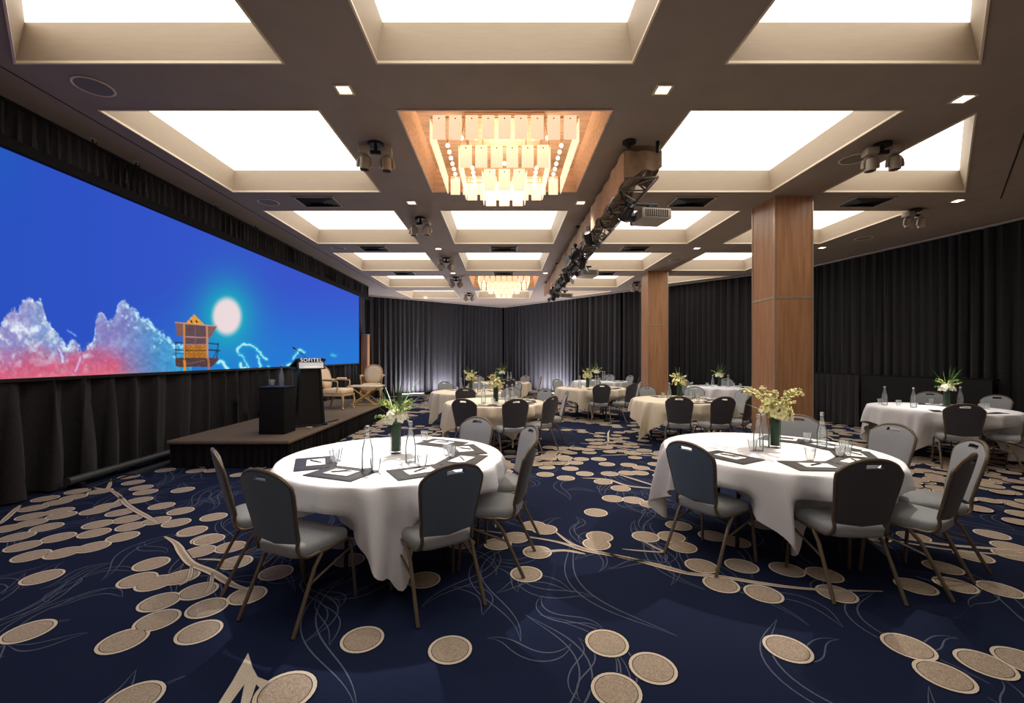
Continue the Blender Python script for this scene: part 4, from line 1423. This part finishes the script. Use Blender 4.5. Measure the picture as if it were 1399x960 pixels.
for ti, (tn, x, y, cor, warm, seats) in enumerate(TBL):
    lab = 'round folding table legs and top under cloth, the ' + tn
    if ti == 0:
        tp.location = (x, y, 0.003); tp.rotation_euler.z = math.radians(cor); tp['label'] = lab
    else:
        dup(tp, (x, y, 0.003), math.radians(cor), lab)
    cl = cloth_mesh(100 + ti, math.radians(cor), seats, 0.8 if ti == 0 else 0.0).build('tablecloth', M_cloth2 if warm else M_cloth, None, (x, y, 0), smooth=True, angle=180)
    tag(cl, ('ivory' if warm else 'white') + ' cloth draped over the ' + tn, 'tablecloth', 'round tablecloths')
    sd = sides_for(seats)
    bnames = ['toward the screen', 'in the middle', 'toward the side curtain']
    for si, seat_ in enumerate(seats):
        a, d, fab = seat_[:3]
        turn = seat_[3] if len(seat_) > 3 else 0.0
        ar = math.radians(a)
        cxp, cyp = x + d * math.cos(ar), y + d * math.sin(ar)
        rz = ar + PI / 2 + turn
        place(CH1 if fab == 1 else CH2, cxp, cyp, rz, '%s banquet chair at the %s, %s' % ('lit-toned grey-blue' if fab == 1 else 'shade-toned grey-blue', tn, sd[si]), 'chairs around the ' + tn)
        # desk pad set: local +y points to the table centre
        ax, ay = x + 0.61 * math.cos(ar), y + 0.61 * math.sin(ar)
        rzp = ar + PI / 2 + R.uniform(-0.12, 0.12)
        put(P_pad, (ax, ay, TZ + 0.001), rzp, 'dark leather desk pad on the %s, %s' % (tn, sd[si]), 'desk pads on the ' + tn)
        put(P_note, (ax - 0.01 * math.cos(ar), ay, TZ + 0.0085), rzp + R.uniform(-0.1, 0.1), 'white notepad on the %s, %s' % (tn, sd[si]), 'notepads on the ' + tn)
        put(P_pen, (ax, ay, TZ + 0.0135), rzp + R.uniform(0.2, 0.9), 'black pen on the %s, %s' % (tn, sd[si]), 'pens on the ' + tn)
        if ti not in DRESS:
            g = ar + 0.30
            put(P_glass, (x + 0.42 * math.cos(g), y + 0.42 * math.sin(g), TZ + 0.001), 0, 'clear tumbler on the %s, %s' % (tn, sd[si]), 'tumblers on the ' + tn)
    if ti in DRESS:
        vxy, kd, bots, gls = DRESS[ti]
    else:
        vxy, kd = VASE[ti], KIND[ti]
        bots = [(vxy[0] - 0.22, vxy[1] - 0.06), (vxy[0] + 0.20, vxy[1] - 0.05), (vxy[0] + 0.30, vxy[1] + 0.10)]
        gls = []
    put(P_vase, (vxy[0], vxy[1], TZ + 0.001), 0, 'dark green leaf-lined glass vase on the ' + tn, 'flower vases')
    put(P_fl[kd], (vxy[0], vxy[1], TZ + 0.001), ti * 1.3, ('white blossoms with tall green blades' if kd == 0 else 'yellow orchid sprays' if kd == 1 else 'yellow blossoms with upright green blades') + ' on the ' + tn, 'table flower bouquets')
    bots = sorted(bots)
    wb = ['screen-side one', 'middle one', 'curtain-side one'] if len(bots) == 3 else ['screen-side one', 'curtain-side one']
    for bi, b in enumerate(bots):
        put(P_bot, (b[0], b[1], TZ + 0.001), bi * 0.7, 'clear water bottle on the %s, %s' % (tn, wb[bi]), 'water bottles on the ' + tn)
    gls = sorted(gls)
    go = ['first', 'second', 'third', 'fourth', 'fifth', 'sixth', 'seventh']
    for gi, g in enumerate(gls):
        put(P_glass, (g[0], g[1], TZ + (0.001 if True else 0)), 0, 'clear tumbler on the %s, %s counting from the screen' % (tn, go[gi]), 'tumblers on the ' + tn)
for pr in (P_pen, P_bot, P_vase):
    pass

# ------------------------------------------------------------------ stage
SA, SB, SYA, SYB, SZ = -4.80, -3.07, 6.27, 12.4, 0.40
st = thing('stage', 'low carpeted stage platform with black pleated skirt along the screen', 'stage')
w = MB(); w.box(SA, SB, SYA, SYB, SZ - 0.05, SZ); w.build('deck', M_deck, st)
w = MB(); w.box(SA, SB + 0.006, SYA - 0.006, SYA, SZ - 0.03, SZ + 0.003); w.box(SB, SB + 0.006, SYA, SYB, SZ - 0.03, SZ + 0.003); w.build('edge_strip', M_edge, st)
drape('skirt', [(SA, SYA + 0.04), (SB - 0.05, SYA + 0.04)], 0.01, SZ - 0.045, M_skirt, '', lam=0.12, amp=0.018, seed=20, parent=st, rows=4)
drape('skirt', [(SB - 0.04, SYA + 0.05), (SB - 0.04, SYB)], 0.01, SZ - 0.045, M_skirt, '', lam=0.12, amp=0.018, seed=21, parent=st, rows=4)
w = MB()
for x in (SA + 0.15, SB - 0.2):
    for y in (SYA + 0.2, 8.3, 10.3, SYB - 0.2):
        w.box(x - 0.03, x + 0.03, y - 0.03, y + 0.03, 0.001, SZ - 0.05)
w.build('support', M_blackm, st)

# draped pedestal
pd = thing('draped_pedestal', 'small black cloth-covered side table on the stage front corner', 'side table', (-3.575, 6.95, SZ), 0)
w = MB(); w.rbox(-0.195, 0.195, -0.19, 0.19, 0.002, 0.72, 0.008); w.build('cloth_cover', M_skirt, pd, smooth=True)
w = MB(); w.rbox(-0.20, 0.20, -0.195, 0.195, 0.716, 0.732, 0.004); w.build('top', M_blackm, pd)
w = MB(); w.add([(-0.196, -0.1, 0.5), (-0.196, 0.19, 0.52), (-0.30, 0.15, 0.25), (-0.29, -0.06, 0.28), (-0.19, -0.1, 0.27), (-0.19, 0.19, 0.24)], [(0, 1, 2, 3), (3, 2, 5, 4)]); w.build('loose_flap', M_skirt, pd)
put(P_bot, (-3.55, 7.02, SZ + 0.735), 0, 'clear water bottle on the black draped side table', 'bottle and glasses on the side table')
put(P_glass, (-3.66, 6.97, SZ + 0.735), 0, 'clear tumbler beside the bottle on the draped side table, stage edge side', 'bottle and glasses on the side table')
put(P_glass, (-3.72, 7.03, SZ + 0.735), 0, 'clear tumbler on the draped side table, the screen side one', 'bottle and glasses on the side table')

# lectern
LX, LY = -3.42, 7.72
lc = thing('lectern', 'tall black lectern on the stage with white lettered sign', 'lectern', (LX, LY, SZ), math.radians(38))
# local: front (sign) faces -y ; speaker stands at +y
def frus(w, x0, x1, y0, y1, z0, X0, X1, Y0, Y1, z1, m=0):
    w.add([(x0, y0, z0), (x1, y0, z0), (x1, y1, z0), (x0, y1, z0), (X0, Y0, z1), (X1, Y0, z1), (X1, Y1, z1), (X0, Y1, z1)],
          [(3, 2, 1, 0), (4, 5, 6, 7), (0, 1, 5, 4), (1, 2, 6, 5), (2, 3, 7, 6), (3, 0, 4, 7)], m)
w = MB(); frus(w, -0.20, 0.20, -0.15, 0.17, 0.03, -0.145, 0.145, -0.10, 0.15, 0.99); w.build('body', M_bplastic, lc)
w = MB(); w.rbox(-0.26, 0.26, -0.2, 0.22, 0.001, 0.03, 0.006); w.build('base', M_blackm, lc)
for s in (-1, 1):
    w = MB(); frus(w, s * 0.205 - 0.02, s * 0.205 + 0.02, -0.175, -0.145, 0.03, s * 0.155 - 0.015, s * 0.155 + 0.015, -0.125, -0.10, 1.0); w.build('front_post', M_blackm, lc)
w = MB()
frus(w, -0.22, 0.22, -0.16, -0.12, 0.98, -0.22, 0.22, -0.13, -0.09, 1.17)
w.build('sign_board', M_bplastic, lc)
w = MB(); w.add([(-0.2, -0.17, 1.0), (0.2, -0.17, 1.0), (0.2, -0.15, 1.10), (-0.2, -0.15, 1.10)], [(0, 1, 2, 3)]); w.add([(-0.2, -0.166, 1.0), (0.2, -0.166, 1.0), (0.2, -0.146, 1.10), (-0.2, -0.146, 1.10)], [(3, 2, 1, 0)])
w.build('sign_plate', M_sign, lc)
w = MB()
frus(w, -0.25, 0.25, -0.14, 0.30, 0.99, -0.25, 0.25, -0.14, 0.30, 1.01)
w.add([(-0.25, -0.12, 1.16), (0.25, -0.12, 1.16), (0.25, 0.32, 1.04), (-0.25, 0.32, 1.04), (-0.25, -0.12, 1.13), (0.25, -0.12, 1.13), (0.25, 0.32, 1.01), (-0.25, 0.32, 1.01)],
      [(0, 1, 2, 3), (7, 6, 5, 4), (0, 4, 5, 1), (2, 6, 7, 3), (1, 5, 6, 2), (0, 3, 7, 4)])
w.build('reading_top', M_bplastic, lc)
def text_mesh(s, size, name, m, parent, loc, rot):
    cu = bpy.data.curves.new(name, 'FONT'); cu.body = s; cu.size = size; cu.extrude = 0.002; cu.align_x = 'CENTER'; cu.align_y = 'CENTER'
    cu.space_character = 1.15
    tmp = bpy.data.objects.new('tmp_text', cu); C.objects.link(tmp)
    dg = bpy.context.evaluated_depsgraph_get()
    me_ = bpy.data.meshes.new_from_object(tmp.evaluated_get(dg))
    bpy.data.objects.remove(tmp)
    me_.materials.clear(); me_.materials.append(m)
    o = bpy.data.objects.new(name, me_); C.objects.link(o); o.parent = parent; o.location = loc; o.rotation_euler = rot
    return o
text_mesh('SOFITEL', 0.088, 'lettering', M_letter, lc, (0, -0.153, 1.138), (math.radians(81), 0, 0))
w = MB(); w.box(-0.13, 0.13, -0.181, -0.178, 1.012, 1.032); w.build('caption_strip', M_letter, lc)
mc = thing('microphone', 'thin black gooseneck microphone on the lectern', 'microphone', (LX, LY, SZ), math.radians(38))
w = MB(); w.tube(catmull([(-0.02, 0.05, 1.12), (-0.06, 0.10, 1.22), (-0.12, 0.18, 1.28), (-0.17, 0.24, 1.34)], 5), 0.006, 8); w.build('gooseneck', M_bplastic, mc, smooth=True)
w = MB(); w.tube([(-0.165, 0.235, 1.335), (-0.20, 0.275, 1.365)], [0.012, 0.014], 10); w.build('capsule', M_bplastic, mc, smooth=True)
w = MB(); w.lathe([(0, 0.0), (0.03, 0.0), (0.03, 0.02), (0, 0.022)], 14, (-0.02, 0.05, 1.105)); w.build('mount', M_blackm, mc)
t = thing('power_cable', 'black cable with pale plug lying by the lectern foot', 'cable')
w = MB(); w.tube(catmull([(-3.25, 7.35, SZ + 0.012), (-3.18, 7.6, SZ + 0.012), (-3.2, 7.95, SZ + 0.012), (-3.13, 8.3, SZ + 0.012)], 6), 0.012, 8); w.build('cord', M_bplastic, t, smooth=True)
w = MB(); w.rbox(-3.28, -3.2, 7.28, 7.36, SZ + 0.002, SZ + 0.03, 0.004); w.build('plug', M_ventw, t)


# armchairs
def armchair(label, loc, rz):
    t = thing('armchair', label, 'armchair', loc, rz, 'cream armchairs on the stage')
    w = MB()
    # oval padded back facing +y
    n = 24
    def oval(s, off):
        return [(0.235 * s * math.copysign(abs(math.cos(a)) ** 0.8, math.cos(a)), -0.26 - 0.22 * (0.27 * s * math.copysign(abs(math.sin(a)) ** 0.75, math.sin(a)) + 0.27) + off, 0.71 + 0.25 * s * math.copysign(abs(math.sin(a)) ** 0.75, math.sin(a))) for a in [2 * PI * k / n for k in range(n)]]
    vv = oval(0.02, 0.045) + oval(0.6, 0.042) + oval(0.9, 0.02) + oval(0.95, 0) + oval(0.9, -0.02) + oval(0.5, -0.035) + oval(0.02, -0.037)
    w.add(vv, [(i * n + k, i * n + (k + 1) % n, (i + 1) * n + (k + 1) % n, (i + 1) * n + k) for i in range(6) for k in range(n)])
    w.build('back_cushion', M_cream, t, smooth=True, angle=180)
    w = MB(); w.tube(oval(1.0, 0) + [oval(1.0, 0)[0]], 0.02, 8); w.build('back_frame', M_gilt, t, smooth=True)
    w = MB(); w.rbox(-0.26, 0.26, -0.25, 0.27, 0.34, 0.47, 0.045, seg=4); w.build('seat', M_cream, t, smooth=True, angle=60)
    w = MB(); w.rbox(-0.27, 0.27, -0.26, 0.28, 0.30, 0.345, 0.01); w.build('seat_rail', M_gilt, t)
    for s in (-1, 1):
        w = MB(); w.tube(catmull([(s * 0.21, -0.31, 0.66), (s * 0.27, -0.15, 0.66), (s * 0.29, 0.05, 0.65), (s * 0.28, 0.14, 0.63), (s * 0.27, 0.14, 0.52), (s * 0.25, 0.10, 0.34)], 5), 0.017, 8); w.build('arm', M_gilt, t, smooth=True)
        w = MB(); w.rbox(s * 0.285 - 0.035, s * 0.285 + 0.035, -0.18, 0.06, 0.66, 0.705, 0.02, seg=3); w.build('arm_pad', M_cream, t, smooth=True)
        w = MB(); w.tube(catmull([(s * 0.24, 0.25, 0.31), (s * 0.26, 0.27, 0.2), (s * 0.235, 0.25, 0.06), (s * 0.25, 0.28, 0.0)], 4), [0.028, 0.028, 0.026, 0.024, 0.022, 0.02, 0.019, 0.018, 0.017, 0.016, 0.017, 0.02, 0.021], 8); w.build('leg', M_gilt, t, smooth=True)
        w = MB(); w.tube([(s * 0.22, -0.24, 0.31), (s * 0.22, -0.27, 0.15), (s * 0.23, -0.32, 0.0)], [0.024, 0.019, 0.018], 8); w.build('leg', M_gilt, t, smooth=True)
    return t
armchair('cream armchair on the stage standing beside the lectern, side-on', (-3.83, 10.15, SZ + 0.002), -PI / 2 - 0.15)
armchair('cream armchair on the stage standing behind the cross-legged table', (-3.58, 11.95, SZ + 0.002), PI + 0.15)
# cross-legged coffee table
t = thing('side_table', 'cream-topped stage table with gold crossed legs', 'side table', (-3.46, 11.05, SZ + 0.002), 0.0)
w = MB(); w.rbox(-0.40, 0.42, -0.24, 0.24, 0.44, 0.475, 0.012); w.build('table_top', M_cream, t, smooth=True)
for y in (-0.2, 0.2):
    for s in (-1, 1):
        w = MB(); w.tube([(s * 0.32, y + s * 0.01, 0.0), (-s * 0.32, y + s * 0.01, 0.44)], 0.02, 4); w.build('leg', M_gold, t)
w = MB()
for x in (-0.32, 0.32):
    w.tube([(x, -0.21, 0.02), (x, 0.21, 0.02)], 0.016, 4)
    w.tube([(x, -0.21, 0.43), (x, 0.21, 0.43)], 0.014, 4)
w.tube([(-0.32, -0.2, 0.02), (0.32, -0.2, 0.02)], 0.014, 4)
w.tube([(0, -0.21, 0.225), (0, 0.21, 0.225)], 0.014, 8)
w.build('stretcher', M_gold, t)

# ------------------------------------------------------------------ draped counter at the side curtain
dc = thing('draped_counter', 'long black cloth-covered counter along the side curtain', 'counter')
w = MB()
pA, pB, pC = Vector((7.72, 11.25)), Vector((8.02, 9.9)), Vector((8.62, 7.75))
def lane(a, b, d0, d1):
    dr = (b - a).normalized(); nr = Vector((-dr.y, dr.x))
    return [a + nr * d0, b + nr * d0, b + nr * d1, a + nr * d1]
w.prism(lane(pA, pC, 0.02, 0.2), 1.16, 1.20)
w.build('top', M_skirt, dc)
w = MB(); w.prism(lane(pB + Vector((0.03, 0)), pC, 0.0, 0.04), 0.02, 1.17); w.build('front_panel', mat('flat black board', rgb(12, 12, 13), 0.8, noise=0.1), dc)
drape('skirt', [pA, pB], 0.02, 1.18, M_black, '', lam=0.14, amp=0.02, seed=31, parent=dc)

# ------------------------------------------------------------------ uplights on the floor at the back
up = None
for i, (x, y, rz, s) in enumerate(((-3.7, 17.95, 0.66, 'behind the stage'), (-2.5, 18.9, 0.66, 'toward the middle of the back curtain'), (1.55, 18.75, -0.86, 'behind the tables before the slim pillar'), (2.15, 18.1, -0.86, 'closer to the slim pillar'))):
    lab = 'glowing floor light bar at the curtain foot, ' + s
    if up is None:
        up = thing('floor_uplight', lab, 'floor light', (x, y, 0.003), rz, 'light bars at the back curtain')
        w = MB(); w.rbox(-0.5, 0.5, -0.06, 0.06, 0.0, 0.09, 0.01); w.build('housing', M_ventw, up)
        w = MB(); w.box(-0.47, 0.47, -0.045, 0.045, 0.091, 0.095); w.build('lens', M_led, up)
        w = MB()
        for q in (-0.4, 0.4):
            w.box(q - 0.03, q + 0.03, -0.08, 0.08, 0.0, 0.012)
        w.build('foot', M_blackm, up)
    else:
        dup(up, (x, y, 0.003), rz, lab)


# ------------------------------------------------------------------ lights
def spot(x, y, z, tx, ty, tz, power, size=60, blend=0.6, color=(1, 0.82, 0.62), rad=0.05, name='lamp_beam'):
    d = bpy.data.lights.new(name, 'SPOT')
    d.energy = power; d.spot_size = math.radians(size); d.spot_blend = 1.0 if size < 50 else blend; d.color = color; d.shadow_soft_size = rad
    o = bpy.data.objects.new(name, d); C.objects.link(o)
    o.location = (x, y, z)
    o.rotation_euler = (Vector((tx, ty, tz)) - Vector((x, y, z))).to_track_quat('-Z', 'Y').to_euler()
    return o


def point(x, y, z, power, color, rad=0.1):
    d = bpy.data.lights.new('lamp_glow', 'POINT')
    d.energy = power; d.color = color; d.shadow_soft_size = rad
    o = bpy.data.objects.new('lamp_glow', d); C.objects.link(o); o.location = (x, y, z)
    return o


WARM = (1, 0.87, 0.72)
for x, y in ((-1.43, 3.94), (1.43, 3.94), (4.27, 4.08), (-1.43, 6.83), (1.2, 6.83), (6.98, 6.75), (-1.45, 9.75), (4.27, 9.7), (7.0, 9.65), (-1.45, 12.6), (1.2, 12.6)):
    spot(x, y, H - 0.03, x, y, 0, 60, 85, 0.8, WARM)
# twin heads aimed at the tables
for (x, y, tx, ty, p, col) in ((-1.44, 4.95, -0.92, 3.7, 850, (1, 0.96, 0.93)), (4.27, 4.95, 2.4, 3.95, 680, (1, 0.92, 0.82)), (-1.4, 10.7, -0.16, 8.1, 420, (1, 0.90, 0.77)), (-1.44, 13.3, -0.8, 10.5, 300, (1, 0.87, 0.70)),
                               (4.3, 14.2, 2.33, 11.74, 330, (1, 0.87, 0.68)), (1.6, 7.6, 3.45, 8.55, 330, (1, 0.88, 0.72)), (6.7, 7.15, 7.08, 7.15, 330, (1, 0.95, 0.9)), (4.3, 14.2, 6.05, 12.1, 360, (1, 0.98, 0.94)),
                               (-1.3, 16.6, -0.05, 14.3, 220, (1, 0.90, 0.74)), (1.9, 15.9, 3.3, 15.0, 240, (1, 0.97, 0.9)), (-1.44, 7.6, -3.7, 10.6, 260, (1, 0.86, 0.68)), (-1.44, 7.6, 1.0, 6.5, 330, (1, 0.92, 0.85))):
    spot(x, y, H - 0.34, tx, ty, 0.7, p, 40, 0.7, col, 0.04)
for y in (5.33, 14.05):
    point(0.01, y, H - 0.26, 14, (1, 0.74, 0.52), 0.12)
    point(0.01, y, H + 0.12, 2.5, (1, 0.78, 0.58), 0.12)
for (x, y, rz) in ((-3.7, 17.95, 0.66), (-2.5, 18.9, 0.66), (1.55, 18.75, -0.86), (2.15, 18.1, -0.86)):
    d = bpy.data.lights.new('uplight_beam', 'AREA'); d.shape = 'RECTANGLE'; d.size = 0.9; d.size_y = 0.08; d.energy = 110; d.color = (0.86, 0.86, 1.0)
    o = bpy.data.objects.new('uplight_beam', d); C.objects.link(o); o.location = (x, y, 0.11); o.rotation_euler = (PI - 0.0, 0, rz)

W = bpy.data.worlds.new('World'); sc.world = W
W.use_nodes = True
W.node_tree.nodes['Background'].inputs['Color'].default_value = (0.02, 0.018, 0.016, 1)
W.node_tree.nodes['Background'].inputs['Strength'].default_value = 1.0

# ------------------------------------------------------------------ camera
cd = bpy.data.cameras.new('camera')
cd.sensor_fit = 'HORIZONTAL'; cd.sensor_width = 36; cd.lens = 36 * F / 1399
cd.shift_x = (699.5 - CX) / 1399; cd.shift_y = (CY - 480) / 1399
cd.clip_start = 0.05
co = bpy.data.objects.new('camera', cd); C.objects.link(co)
co.location = (0, 0, EYE); co.rotation_euler = (PI / 2, 0, 0)
sc.camera = co
sc.view_settings.view_transform = 'Standard'
sc.view_settings.look = 'None'
sc.view_settings.gamma = 1
sc.view_settings.use_curve_mapping = False
sc.view_settings.exposure = 0.0
EXPO = sc.view_settings.exposure
SCREEN_STR.default_value = 1.0 / (2 ** EXPO)
sc.cycles.max_bounces = 8
sc.cycles.diffuse_bounces = 4
sc.cycles.transparent_max_bounces = 16
sc.cycles.use_denoising = True
sc.cycles.caustics_reflective = False
sc.cycles.caustics_refractive = False
sc.cycles.sample_clamp_indirect = 6
